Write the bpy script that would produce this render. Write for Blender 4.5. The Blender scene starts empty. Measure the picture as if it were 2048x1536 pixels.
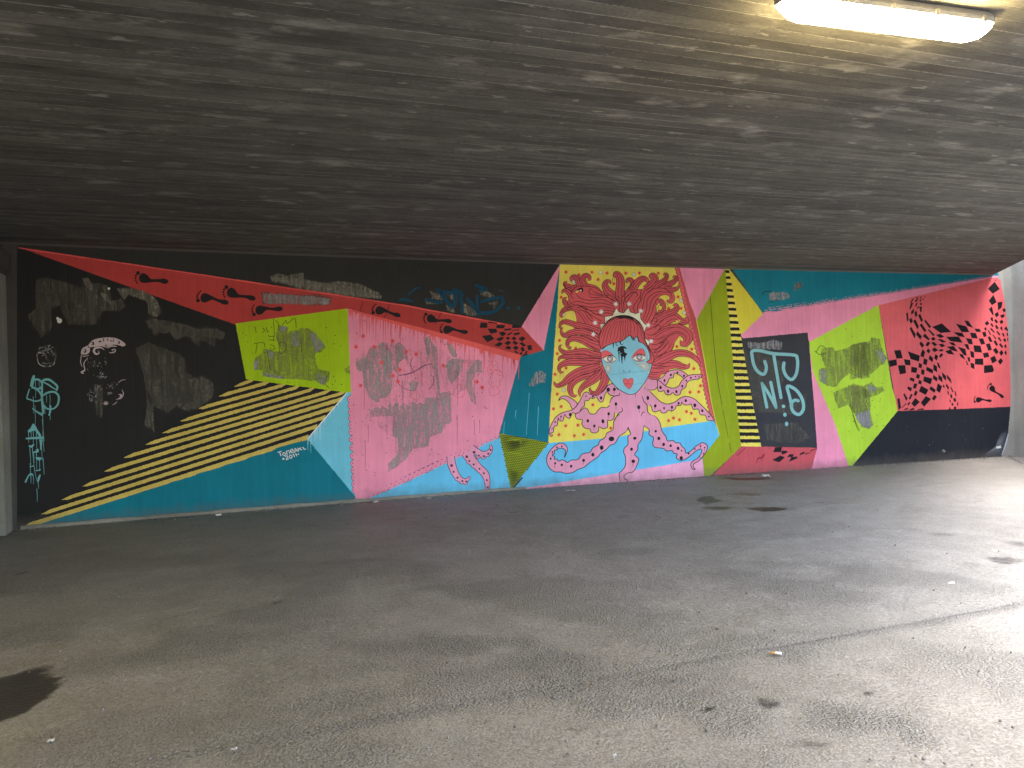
import bpy, bmesh, math, random
import numpy as np
from mathutils import Vector, Matrix
from mathutils import noise as mnoise
from mathutils.geometry import tessellate_polygon

random.seed(7)
R = math.radians
SC = bpy.context.scene
COL = SC.collection

# ------------------------------------------------------------------ camera
CAM_H, CEIL = 1.6, 3.2
PITCH, ROLL, FPX = R(-0.5), R(1.25), 1656.0
CX, CY = 1024.0, 768.0
cr, sr, cp, sp = math.cos(ROLL), math.sin(ROLL), math.cos(PITCH), math.sin(PITCH)
M_ROLL = Matrix(((cr, -sr, 0), (sr, cr, 0), (0, 0, 1)))
M_BASE = Matrix(((1, 0, 0), (0, 0, 1), (0, -1, 0)))
M_PIT = Matrix(((1, 0, 0), (0, cp, -sp), (0, sp, cp)))
MC = M_PIT @ M_BASE @ M_ROLL                    # camera (x right, y down, z ahead) -> world
cam = bpy.data.cameras.new('camera')
cam.sensor_width = 36.0
cam.lens = 36.0 * FPX / 2048.0
cam.clip_end = 400
cam_ob = bpy.data.objects.new('camera', cam)
COL.objects.link(cam_ob)
cam_ob.matrix_world = Matrix.Translation((0, 0, CAM_H)) @ (MC @ Matrix(((1, 0, 0), (0, -1, 0), (0, 0, -1)))).to_4x4()
SC.camera = cam_ob

# ------------------------------------------------------------------ sky, sun, exposure
SUN_EL, SUN_AZ = R(74), R(130)                   # azimuth from +Y towards +X
w = bpy.data.worlds.new('World'); SC.world = w; w.use_nodes = True
wn = w.node_tree.nodes; wl = w.node_tree.links
sky = wn.new('ShaderNodeTexSky'); sky.sky_type = 'NISHITA'; sky.sun_disc = False
sky.sun_elevation = SUN_EL; sky.sun_rotation = SUN_AZ
sky.dust_density = 3.2; sky.ozone_density = 0.8; sky.air_density = 1.0
bg = wn['Background']; bg.inputs['Strength'].default_value = 0.15
wl.new(sky.outputs[0], bg.inputs['Color'])
sl = bpy.data.lights.new('sun', 'SUN'); sl.energy = 0.55; sl.angle = R(30); sl.color = (1, 0.98, 0.95)
so = bpy.data.objects.new('sun', sl); COL.objects.link(so)
sd = Vector((math.sin(SUN_AZ) * math.cos(SUN_EL), math.cos(SUN_AZ) * math.cos(SUN_EL), math.sin(SUN_EL)))
so.rotation_euler = sd.to_track_quat('Z', 'Y').to_euler(); so.location = (30, 5, 25)
VS = SC.view_settings
VS.view_transform = 'Standard'; VS.look = 'None'; VS.gamma = 1; VS.use_curve_mapping = False
VS.exposure = 3.3
SC.cycles.use_denoising = True
SC.cycles.max_bounces = 10; SC.cycles.diffuse_bounces = 6
SC.cycles.transparent_max_bounces = 16
SC.cycles.sample_clamp_indirect = 8

# ------------------------------------------------------------------ helpers
def ray(px, py):
    return MC @ Vector(((px - CX) / FPX, (py - CY) / FPX, 1.0))
def at_z(px, py, z):
    d = ray(px, py); k = (z - CAM_H) / d.z
    return Vector((d.x * k, d.y * k, z))

def tag(o, label=None, cat=None, group=None, kind=None):
    if label: o['label'] = label
    if cat: o['category'] = cat
    if group: o['group'] = group
    if kind: o['kind'] = kind
    return o
def empty(name, loc=(0, 0, 0)):
    o = bpy.data.objects.new(name, None); COL.objects.link(o); o.location = loc
    o.empty_display_size = 0.2
    return o
def mesh_obj(name, verts, faces, mats, parent=None, midx=None, uvs=None, smooth=False):
    me = bpy.data.meshes.new(name)
    me.from_pydata([tuple(v) for v in verts], [], faces)
    for m in (mats if isinstance(mats, (list, tuple)) else [mats]): me.materials.append(m)
    if midx is not None: me.polygons.foreach_set('material_index', midx)
    if uvs is not None:
        ul = me.uv_layers.new(name='wall')
        li = np.empty(len(me.loops), dtype=np.int32); me.loops.foreach_get('vertex_index', li)
        ul.data.foreach_set('uv', np.asarray(uvs, dtype=np.float32)[li].ravel())
    if smooth: me.polygons.foreach_set('use_smooth', [True] * len(me.polygons))
    me.update()
    o = bpy.data.objects.new(name, me); COL.objects.link(o)
    if parent is not None: o.parent = parent
    return o
def bm_obj(name, bm, mats, parent=None, smooth=False):
    me = bpy.data.meshes.new(name); bm.normal_update(); bm.to_mesh(me); bm.free()
    for m in (mats if isinstance(mats, (list, tuple)) else [mats]): me.materials.append(m)
    if smooth: me.polygons.foreach_set('use_smooth', [True] * len(me.polygons))
    o = bpy.data.objects.new(name, me); COL.objects.link(o)
    if parent is not None: o.parent = parent
    return o

# ------------------------------------------------------------------ materials
class N:
    def __init__(s, name):
        s.m = bpy.data.materials.new(name); s.m.use_nodes = True
        s.t = s.m.node_tree; s.n = s.t.nodes; s.b = s.n['Principled BSDF']; s.out = s.n['Material Output']
    def new(s, typ, **kw):
        n = s.n.new(typ)
        for k, v in kw.items(): setattr(n, k, v)
        return n
    def link(s, a, b): s.t.links.new(a, b)
    def val(s, x, sock):
        if hasattr(x, 'links') or isinstance(x, bpy.types.NodeSocket): s.link(x, sock)
        else: sock.default_value = x
    def math(s, op, a, b=0.0, c=0.0, clamp=False):
        n = s.new('ShaderNodeMath', operation=op); n.use_clamp = clamp
        s.val(a, n.inputs[0]); s.val(b, n.inputs[1]); s.val(c, n.inputs[2]); return n.outputs[0]
    def mapr(s, v, a, b, c, d, smooth=False):
        n = s.new('ShaderNodeMapRange'); n.interpolation_type = 'SMOOTHSTEP' if smooth else 'LINEAR'
        s.val(v, n.inputs[0])
        for i, x in enumerate((a, b, c, d)): n.inputs[i + 1].default_value = x
        return n.outputs[0]
    def noise(s, vec, scale, detail=4, rough=0.55):
        n = s.new('ShaderNodeTexNoise'); s.link(vec, n.inputs['Vector'])
        n.inputs['Scale'].default_value = scale; n.inputs['Detail'].default_value = detail
        n.inputs['Roughness'].default_value = rough
        return n.outputs[0]
    def scale(s, vec, x, y, z=1.0):
        n = s.new('ShaderNodeVectorMath', operation='MULTIPLY'); s.link(vec, n.inputs[0]); n.inputs[1].default_value = (x, y, z)
        return n.outputs[0]
    def uv(s):
        n = s.new('ShaderNodeUVMap'); n.uv_map = 'wall'; return n.outputs[0]
    def obj(s):
        return s.new('ShaderNodeTexCoord').outputs['Object']
    def mix(s, f, a, b, typ='MIX'):
        n = s.new('ShaderNodeMix', data_type='RGBA'); n.blend_type = typ
        s.val(f, n.inputs[0]); s.val(a, n.inputs[6]); s.val(b, n.inputs[7]); return n.outputs[2]
    def bump(s, h, strength, dist):
        n = s.new('ShaderNodeBump'); n.inputs['Strength'].default_value = strength; n.inputs['Distance'].default_value = dist
        s.link(h, n.inputs['Height']); s.link(n.outputs[0], s.b.inputs['Normal'])

def srgb(r, g, b):
    f = lambda c: (c / 255 / 12.92) if c <= 10 else ((c / 255 + 0.055) / 1.055) ** 2.4
    return (f(r), f(g), f(b), 1)
def rgb(r, g, b): return (r, g, b, 1)

def paint_mat(name, col, wear=1.0, rough=0.62, speck=1.0, spray=False, streaky=False):
    k = N(name); uv = k.uv()
    n1 = k.noise(uv, 1.6, 6, 0.6); n2 = k.noise(uv, 70, 3); n3 = k.noise(k.scale(uv, 18, 1.1), 1.0, 5)
    f = k.math('MULTIPLY', k.mapr(n1, .3, .7, 0.86, 1.08), k.mapr(n3, .3, .7, 0.93, 1.05))
    f = k.math('MULTIPLY', f, k.mapr(n2, .2, .8, 0.94, 1.05))
    c = k.new('ShaderNodeVectorMath', operation='SCALE'); c.inputs[0].default_value = col[:3]; k.link(f, c.inputs['Scale'])
    colr = c.outputs[0]
    # air holes of the cast concrete
    vo = k.new('ShaderNodeTexVoronoi'); vo.inputs['Scale'].default_value = 9.0; k.link(uv, vo.inputs['Vector'])
    sep = k.new('ShaderNodeSeparateColor'); k.link(vo.outputs['Color'], sep.inputs[0])
    thr = k.mapr(sep.outputs[0], 0.55, 1.0, 0.0, 0.075)
    hole = k.math('LESS_THAN', vo.outputs['Distance'], thr)
    colr = k.mix(k.math('MULTIPLY', hole, 0.8 * speck), colr, rgb(.02, .018, .015))
    # scuffs down to the concrete
    n4 = k.noise(k.scale(uv, 1.0, 2.2), 2.3, 9, 0.72)
    sc = k.math('MULTIPLY', k.mapr(n4, .70, .74, 0, 1), 0.55 * wear)
    colr = k.mix(sc, colr, rgb(.2, .19, .17))
    # splashed dirt at the foot of the wall
    sx = k.new('ShaderNodeSeparateXYZ'); k.link(uv, sx.inputs[0])
    low = k.math('MULTIPLY', k.mapr(k.math('ADD', sx.outputs[1], k.math('MULTIPLY', k.noise(uv, 7, 5), 0.25)), 0.12, 0.3, 0.55, 0.0), 1.0)
    colr = k.mix(low, colr, rgb(.09, .08, .068))
    k.link(colr, k.b.inputs['Base Color'])
    k.b.inputs['Roughness'].default_value = min(.9, rough + .12)
    k.b.inputs['Specular IOR Level'].default_value = 0.16
    board = k.math('PINGPONG', k.math('ADD', sx.outputs[0], k.math('MULTIPLY', n1, 0.006)), 0.085)
    groove = k.mapr(board, 0, 0.006, 0, 1)
    h = k.math('ADD', k.math('MULTIPLY', n2, 0.5), k.math('MULTIPLY', groove, 0.5))
    h = k.math('SUBTRACT', h, k.math('MULTIPLY', hole, 1.0))
    k.bump(h, 0.5, 0.004)
    if spray or streaky:
        tr = k.new('ShaderNodeBsdfTransparent'); mx = k.new('ShaderNodeMixShader')
        at = k.new('ShaderNodeAttribute'); at.attribute_name = 'alpha'
        a = at.outputs['Fac']
        if streaky:
            s1 = k.noise(k.scale(uv, 22, 3.0), 1.0, 7, 0.65); s2 = k.noise(uv, 26, 5, 0.7)
            a = k.math('MULTIPLY', a, k.mapr(k.math('ADD', k.math('MULTIPLY', s1, .65), k.math('MULTIPLY', s2, .35)), *(streaky if isinstance(streaky, tuple) else (0.36, 0.64, 0.05, 0.95))))
        k.link(a, mx.inputs[0]); k.link(tr.outputs[0], mx.inputs[1]); k.link(k.b.outputs[0], mx.inputs[2])
        k.link(mx.outputs[0], k.out.inputs['Surface'])
    return k.m

P = {}
P['black'] = paint_mat('black_paint', rgb(.016, .016, .016), .6, .55, .6)
P['black_top'] = paint_mat('soot_black_paint', rgb(.029, .029, .026), .8, .6)
P['line'] = paint_mat('line_black_paint', rgb(.012, .010, .011), 0, .5, 0)
P['navy'] = paint_mat('bluish_black_paint', rgb(.018, .020, .026), .6, .5, .6)
P['slate'] = paint_mat('slate_paint', rgb(.040, .040, .045), .9)
P['red'] = paint_mat('red_paint', rgb(.46, .052, .048), .6)
P['redlight'] = paint_mat('light_red_paint', rgb(.78, .115, .105), .3)
P['coral'] = paint_mat('coral_paint', rgb(.74, .130, .135), .4)
P['ribbon'] = paint_mat('ribbon_red_paint', rgb(.50, .085, .09), .6)
P['brick'] = paint_mat('brick_red_paint', rgb(.55, .088, .10), .5)
P['pink'] = paint_mat('pink_paint', rgb(.82, .275, .39), .35)
P['pinkpale'] = paint_mat('pale_pink_paint', rgb(.84, .38, .52), .3)
P['skin'] = paint_mat('octopus_pink_paint', rgb(.76, .31, .43), .25, .6, .2)
P['teal'] = paint_mat('teal_paint', rgb(.004, .165, .225), .7)
P['teal_top'] = paint_mat('upper_teal_paint', rgb(.010, .195, .25), .8)
P['sky'] = paint_mat('light_blue_paint', rgb(.16, .52, .66), .4)
P['blue'] = paint_mat('sky_blue_paint', rgb(.13, .50, .74), .3)
P['face'] = paint_mat('face_blue_paint', rgb(.26, .56, .66), .3, .6, .2)
P['lime'] = paint_mat('lime_paint', rgb(.36, .54, .008), .25)
P['lime2'] = paint_mat('bright_lime_paint', rgb(.44, .64, .045), .25)
P['olive'] = paint_mat('olive_green_paint', rgb(.30, .37, .012), .4)
P['yellow'] = paint_mat('yellow_paint', rgb(.80, .66, .11), .35, .6, .4)
P['yellow2'] = paint_mat('ochre_yellow_paint', rgb(.56, .43, .10), .8)
P['yellow3'] = paint_mat('acid_yellow_paint', rgb(.70, .60, .05), .3)
P['cream'] = paint_mat('cream_paint', rgb(.80, .76, .56), .4, .6, .3)
P['white'] = paint_mat('white_paint', rgb(.74, .74, .70), .4, .6, .2)
P['hair'] = paint_mat('hair_red_paint', rgb(.66, .105, .115), .25, .6, .3)
P['star'] = paint_mat('star_red_paint', rgb(.72, .06, .045), .2, .6, 0)
P['grey'] = paint_mat('grey_cover_paint', rgb(.35, .335, .33), .2, .75, 1.0, streaky=True)
P['greyhaze'] = paint_mat('grey_smear_paint', rgb(.26, .25, .25), .2, .75, .5, streaky=(.47, .70, 0, .6))
P['greylime'] = paint_mat('olive_cover_paint', rgb(.23, .25, .075), .3, .75, 1.0, streaky=True)
P['greydark'] = paint_mat('worn_black_paint', rgb(.115, .11, .092), .3, .8, .6, streaky=True)
P['putty'] = paint_mat('putty_paint', rgb(.24, .225, .18), .4, .75, .6, streaky=True)
P['tag'] = paint_mat('turquoise_spray', rgb(.17, .44, .46), .3, .6, .1)
P['tagdark'] = paint_mat('blue_spray', rgb(.03, .17, .21), .4, .6, .1)
P['aqua'] = paint_mat('aqua_spray', rgb(.23, .47, .45), .3, .6, .1)
P['navyspray'] = paint_mat('faded_blue_spray', rgb(.012, .065, .11), .4, .7, .3)
P['softred'] = paint_mat('soft_red_spray', rgb(.78, .12, .13), 0, .6, 0, spray=True)
P['softcream'] = paint_mat('soft_cream_spray', rgb(.78, .72, .55), 0, .6, 0, spray=True)
P['softwhite'] = paint_mat('soft_bluish_white', rgb(.55, .60, .66), 0, .6, 0, spray=True)
P['softblack'] = paint_mat('soft_black_spray', rgb(.02, .022, .012), 0, .6, 0, spray=True)
P['lipline'] = paint_mat('dark_red_line', rgb(.30, .03, .05), 0, .6, 0)
P['iris'] = paint_mat('iris_grey_paint', rgb(.42, .40, .50), 0, .6, 0)
P['bone'] = paint_mat('bone_pink_paint', rgb(.50, .40, .42), .5, .6, .5)
P['bonegrey'] = paint_mat('bone_grey_paint', rgb(.46, .45, .44), .6, .6, .5, streaky=True)
P['outline'] = paint_mat('plum_line', rgb(.10, .03, .08), 0, .6, 0)

def concrete_mat(name, base, var=0.3, rough=0.85, stain=None):
    k = N(name); co = k.obj()
    n1 = k.noise(co, 1.1, 7, .6); n2 = k.noise(co, 45, 4, .6); n3 = k.noise(k.scale(co, 6, 6, .8), 1, 5)
    f = k.math('MULTIPLY', k.mapr(n1, .3, .7, 1 - var, 1 + var), k.mapr(n2, .2, .8, .85, 1.12))
    f = k.math('MULTIPLY', f, k.mapr(n3, .3, .7, .85, 1.1))
    c = k.new('ShaderNodeVectorMath', operation='SCALE'); c.inputs[0].default_value = base; k.link(f, c.inputs['Scale'])
    k.link(c.outputs[0], k.b.inputs['Base Color']); k.b.inputs['Roughness'].default_value = rough
    k.bump(k.math('ADD', n2, k.math('MULTIPLY', n1, 2)), .5, .006)
    return k.m
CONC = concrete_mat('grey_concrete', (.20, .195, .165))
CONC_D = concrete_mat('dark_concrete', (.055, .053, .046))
CONC_W = concrete_mat('pale_concrete', (.30, .288, .245), .16)

# ------------------------------------------------------------------ plan of the mural wall
COLS = [(30, 490, 1061), (400, 505, 1030), (713, 515, 1003.6), (1020, 529, 981), (1410, 534.5, 954), (1700, 543, 928), (1993, 550, 914)]
tp = [at_z(x, t, CEIL) for x, t, b in COLS]; bp = [at_z(x + 12, b, 0) for x, t, b in COLS]
O2 = Vector((tp[0].x, tp[0].y)); TD = (Vector((tp[-1].x, tp[-1].y)) - O2).normalized(); MD = Vector((TD.y, -TD.x))
pts = [Vector((p.x, p.y)) - O2 for p in tp + bp]
GC = np.polyfit([p.dot(TD) for p in pts], [p.dot(MD) for p in pts], 3)
def G(s): return ((GC[0] * s + GC[1]) * s + GC[2]) * s + GC[3]
def W3(s, z, off=0.0):
    p = O2 + TD * s + MD * (G(s) + off); return Vector((p.x, p.y, z))
def wall_sz(px, py):
    d = ray(px, py); d2 = Vector((d.x, d.y)); g = 0.0
    for _ in range(12):                                # camera ray meets O2 + TD*s + MD*G(s)
        k = (O2.dot(MD) + g) / d2.dot(MD)
        s = (d2 * k - O2).dot(TD); g = G(s)
    return s, CAM_H + d.z * k
M3 = Vector((MD.x, MD.y, 0)); T3 = Vector((TD.x, TD.y, 0))
S_L = wall_sz(30, 770)[0]; S_R = wall_sz(2022, 760)[0]

def ceiling_mat():
    k = N('board_marked_concrete'); uv = k.uv()
    sx = k.new('ShaderNodeSeparateXYZ'); k.link(uv, sx.inputs[0]); u, v = sx.outputs[0], sx.outputs[1]
    wob = k.math('MULTIPLY', k.noise(k.scale(uv, .8, .8), 1, 2), .02)
    vb = k.math('DIVIDE', k.math('ADD', v, wob), 0.105)
    idx = k.math('FLOOR', vb); fr = k.math('FRACT', vb)
    wnz = k.new('ShaderNodeTexWhiteNoise', noise_dimensions='1D'); k.link(idx, wnz.inputs['W'])
    bv = wnz.outputs[0]
    # long grain along the boards, shifted per board
    cmb = k.new('ShaderNodeCombineXYZ'); k.link(k.math('ADD', k.math('MULTIPLY', u, 2.6), k.math('MULTIPLY', bv, 37)), cmb.inputs[0]); k.link(k.math('MULTIPLY', v, 13), cmb.inputs[1])
    grain = k.noise(cmb.outputs[0], 1.0, 8, .68)
    big = k.noise(uv, .55, 6, .62); mid = k.noise(k.scale(uv, 1.4, 2.6), 2.6, 9, .7); fine = k.noise(k.scale(uv, 1, 2), 38, 4, .7)
    f = k.math('MULTIPLY', k.mapr(grain, .28, .72, .68, 1.26), k.mapr(mid, .3, .7, .68, 1.26))
    f = k.math('MULTIPLY', f, k.mapr(bv, 0, 1, .72, 1.22))
    f = k.math('MULTIPLY', f, k.mapr(big, .3, .7, .78, 1.18)); f = k.math('MULTIPLY', f, k.mapr(fine, .25, .75, .74, 1.24))
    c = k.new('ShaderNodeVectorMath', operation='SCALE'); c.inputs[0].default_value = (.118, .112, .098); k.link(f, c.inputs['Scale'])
    # pale patches where laitance shows
    pt = k.noise(k.scale(uv, 1.7, 3.6), 1.15, 6, .58)
    pm = k.math('MULTIPLY', k.mapr(pt, .56, .66, 0, 1, True), k.mapr(mid, .35, .6, .1, .85))
    pt2 = k.noise(k.scale(uv, 3.5, 9), 1.3, 5, .55)
    pm2 = k.math('MULTIPLY', k.mapr(pt2, .64, .69, 0, 1, True), .9)
    pm = k.math('MAXIMUM', pm, pm2)
    colr = k.mix(k.math('MULTIPLY', pm, .8), c.outputs[0], rgb(.30, .285, .25))
    # fins at board joints, broken
    ln = k.math('LESS_THAN', k.math('PINGPONG', fr, .5), .042)
    cm2 = k.new('ShaderNodeCombineXYZ'); k.link(k.math('MULTIPLY', u, .55), cm2.inputs[0]); k.link(k.math('MULTIPLY', idx, 3.7), cm2.inputs[1])
    brk = k.mapr(k.noise(cm2.outputs[0], 1, 2, .5), .455, .51, 0, 1)
    brk2 = k.mapr(k.noise(k.scale(uv, 30, 30), 1, 3, .6), .36, .52, .1, 1)
    fin = k.math('MULTIPLY', ln, k.math('MULTIPLY', brk, brk2))
    colr = k.mix(k.math('MULTIPLY', fin, .75), colr, rgb(.32, .30, .26))
    dk = k.math('MULTIPLY', ln, k.mapr(brk, 0, 1, .5, 0))
    colr = k.mix(dk, colr, rgb(.02, .019, .017))
    # paler strip of mortar where the slab meets the mural wall
    gu = k.math('MULTIPLY_ADD', k.math('MULTIPLY_ADD', k.math('MULTIPLY_ADD', u, float(GC[0]), float(GC[1])), u, float(GC[2])), u, float(GC[3]))
    edge = k.math('SUBTRACT', k.math('ADD', v, k.math('MULTIPLY', mid, .05)), gu)
    colr = k.mix(k.math('MULTIPLY', k.mapr(edge, .18, .22, 1, 0), .8), colr, rgb(.27, .26, .22))
    # chipped holes
    vo = k.new('ShaderNodeTexVoronoi'); vo.inputs['Scale'].default_value = 2.2; k.link(k.scale(uv, 1, 1.6), vo.inputs['Vector'])
    sc = k.new('ShaderNodeSeparateColor'); k.link(vo.outputs['Color'], sc.inputs[0])
    hole = k.math('LESS_THAN', k.math('ADD', vo.outputs['Distance'], k.math('MULTIPLY', fine, .03)), k.mapr(sc.outputs[0], .7, 1, 0, .055))
    colr = k.mix(hole, colr, rgb(.008, .008, .007))
    k.link(colr, k.b.inputs['Base Color']); k.b.inputs['Roughness'].default_value = .82
    k.b.inputs['Specular IOR Level'].default_value = .35
    h = k.math('ADD', k.math('MULTIPLY', grain, .7), k.math('MULTIPLY', fine, .6))
    h = k.math('ADD', h, k.math('MULTIPLY', fin, .9)); h = k.math('ADD', h, k.math('MULTIPLY', bv, .7))
    h = k.math('SUBTRACT', h, k.math('MULTIPLY', hole, 3))
    k.bump(h, .6, .012)
    return k.m

def floor_mat():
    k = N('dusty_asphalt'); co = k.obj()
    st = k.new('ShaderNodeAttribute'); st.attribute_name = 'stain'
    cs = k.new('ShaderNodeAttribute'); cs.attribute_name = 'coarse'
    big = k.noise(co, .45, 5, .6); mid = k.noise(co, 3.2, 7, .62); gr = k.noise(co, 85, 3, .6); gr2 = k.noise(co, 34, 5, .65)
    f = k.math('MULTIPLY', k.mapr(big, .3, .7, .86, 1.12), k.mapr(mid, .3, .7, .87, 1.1))
    f = k.math('MULTIPLY', f, k.math('MULTIPLY', k.mapr(gr, .36, .64, .72, 1.25), k.mapr(gr2, .36, .64, .84, 1.14)))
    c = k.new('ShaderNodeVectorMath', operation='SCALE'); c.inputs[0].default_value = (.218, .208, .184); k.link(f, c.inputs['Scale'])
    # aggregate laid bare
    wv = k.new('ShaderNodeVectorMath', operation='ADD'); k.link(co, wv.inputs[0])
    nv = k.new('ShaderNodeTexNoise'); nv.inputs['Scale'].default_value = 40; k.link(co, nv.inputs['Vector'])
    sv = k.new('ShaderNodeVectorMath', operation='SCALE'); k.link(nv.outputs['Color'], sv.inputs[0]); sv.inputs['Scale'].default_value = .02; k.link(sv.outputs[0], wv.inputs[1])
    vo = k.new('ShaderNodeTexVoronoi'); vo.inputs['Scale'].default_value = 75; vo.inputs['Randomness'].default_value = 1; k.link(wv.outputs[0], vo.inputs['Vector'])
    pits = k.mapr(vo.outputs['Distance'], .4, .85, 0, 1)
    vs_ = k.new('ShaderNodeSeparateColor'); k.link(vo.outputs['Color'], vs_.inputs[0])
    gm = k.mapr(gr2, .40, .56, .1, 1)
    pm = k.math('MULTIPLY', k.math('MULTIPLY', pits, gm), cs.outputs['Fac'])
    colr = k.mix(k.math('MULTIPLY', pm, .8), c.outputs[0], rgb(.04, .041, .034))
    colr = k.mix(k.math('MULTIPLY', cs.outputs['Fac'], .26), colr, rgb(.085, .08, .068))
    colr = k.mix(k.math('MULTIPLY', k.math('MULTIPLY', k.mapr(vs_.outputs[0], .5, 1, 0, .3), cs.outputs['Fac']), k.math('SUBTRACT', 1, pits)), colr, rgb(.26, .25, .225))
    # scattered dark pits everywhere
    v2 = k.new('ShaderNodeTexVoronoi'); v2.inputs['Scale'].default_value = 21; k.link(wv.outputs[0], v2.inputs['Vector'])
    s2 = k.new('ShaderNodeSeparateColor'); k.link(v2.outputs['Color'], s2.inputs[0])
    pit2 = k.math('LESS_THAN', v2.outputs['Distance'], k.mapr(s2.outputs[1], .55, 1, 0, .16))
    colr = k.mix(k.math('MULTIPLY', pit2, .6), colr, rgb(.04, .036, .03))
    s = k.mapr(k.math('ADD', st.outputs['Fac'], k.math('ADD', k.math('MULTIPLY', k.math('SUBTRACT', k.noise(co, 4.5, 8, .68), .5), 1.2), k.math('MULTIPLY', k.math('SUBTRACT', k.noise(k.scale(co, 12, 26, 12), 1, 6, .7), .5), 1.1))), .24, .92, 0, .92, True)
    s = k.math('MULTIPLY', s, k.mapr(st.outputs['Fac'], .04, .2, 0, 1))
    # the resurfacing joint: a thin broken ridge right across the floor
    ja, jb = at_z(1000, 1392, 0), at_z(2090, 1196, 0); jd = (jb - ja).normalized(); jn = Vector((-jd.y, jd.x, 0))
    dt = k.new('ShaderNodeVectorMath', operation='DOT_PRODUCT'); k.link(co, dt.inputs[0]); dt.inputs[1].default_value = jn
    off = k.math('ADD', k.math('SUBTRACT', dt.outputs['Value'], ja.dot(jn)), k.math('MULTIPLY', k.math('SUBTRACT', k.noise(co, 3, 6, .7), .5), .055))
    rid = k.mapr(off, -.012, .02, 0, 1, True)
    al = k.new('ShaderNodeVectorMath', operation='DOT_PRODUCT'); k.link(co, al.inputs[0]); al.inputs[1].default_value = jd
    fade = k.math('MULTIPLY', k.mapr(k.math('SUBTRACT', al.outputs['Value'], ja.dot(jd)), .5, 1.3, 0, 1, True), k.mapr(k.noise(co, 1.3, 5, .7), .38, .56, .15, 1))
    dline = k.math('MULTIPLY', fade, k.mapr(k.math('ABSOLUTE', k.math('ADD', off, .012)), 0, .024, .5, 0))
    colr = k.mix(dline, colr, rgb(.05, .046, .038))
    lline = k.math('MULTIPLY', k.mapr(k.math('ABSOLUTE', k.math('SUBTRACT', off, .03)), 0, .035, 1, 0), k.math('MULTIPLY', fade, .45))
    colr = k.mix(lline, colr, rgb(.26, .252, .235))
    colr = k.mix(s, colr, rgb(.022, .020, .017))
    k.link(colr, k.b.inputs['Base Color'])
    k.link(k.mapr(st.outputs['Fac'], 0, 1, .60, .42), k.b.inputs['Roughness'])
    k.b.inputs['Specular IOR Level'].default_value = .4
    h = k.math('SUBTRACT', k.math('ADD', k.math('MULTIPLY', gr, .7), k.math('MULTIPLY', gr2, .7)), k.math('MULTIPLY', pit2, .6))
    h = k.math('ADD', h, k.math('MULTIPLY', k.math('MULTIPLY', k.math('SUBTRACT', 1, pits), cs.outputs['Fac']), 1.2))
    h = k.math('ADD', h, k.math('MULTIPLY', mid, 2.0))
    h = k.math('ADD', h, k.math('MULTIPLY', k.math('MULTIPLY', rid, fade), 1.0))
    k.bump(h, .85, .011)
    return k.m

def Z(reg):
    x0, y0, k = reg
    return lambda p: (x0 + p[0] / k, y0 + p[1] / k)
ID = (0, 0, 1.0)
zA = (0, 460, 5.12); zB = (0, 760, 4.655); zC = (400, 500, 5.12); zD = (400, 740, 5.12); zE = (700, 600, 5.12); zF = (700, 760, 5.12)
zG = (1080, 520, 5.689); zH = (1080, 720, 5.689); zI = (1340, 510, 5.12); zJ = (1340, 700, 5.12); zK = (1700, 510, 5.885); zL = (1700, 720, 5.885)
zS = (40, 660, 8.533); zT = (40, 740, 5.69); zU = (780, 540, 6.827); zV = (230, 620, 6.142); zW = (540, 860, 17.07); zX = (940, 620, 12.8)
zY = (1800, 560, 8.533); zQ = (1770, 680, 10.24); zFA = (1190, 620, 8.533)

def smooth(pts, closed=False, n=5):
    P_ = [Vector(p) for p in pts]; out = []; L = len(P_)
    rng = L if closed else L - 1
    for i in range(rng):
        if closed: a, b, c, d = P_[(i - 1) % L], P_[i], P_[(i + 1) % L], P_[(i + 2) % L]
        else: a, b, c, d = P_[max(i - 1, 0)], P_[i], P_[i + 1], P_[min(i + 2, L - 1)]
        for j in range(n):
            t = j / n
            out.append(0.5 * ((2 * b) + (c - a) * t + (2 * a - 5 * b + 4 * c - d) * t * t + (3 * b - a - 3 * c + d) * t ** 3))
    if not closed: out.append(P_[-1])
    return [tuple(q) for q in out]

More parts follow.
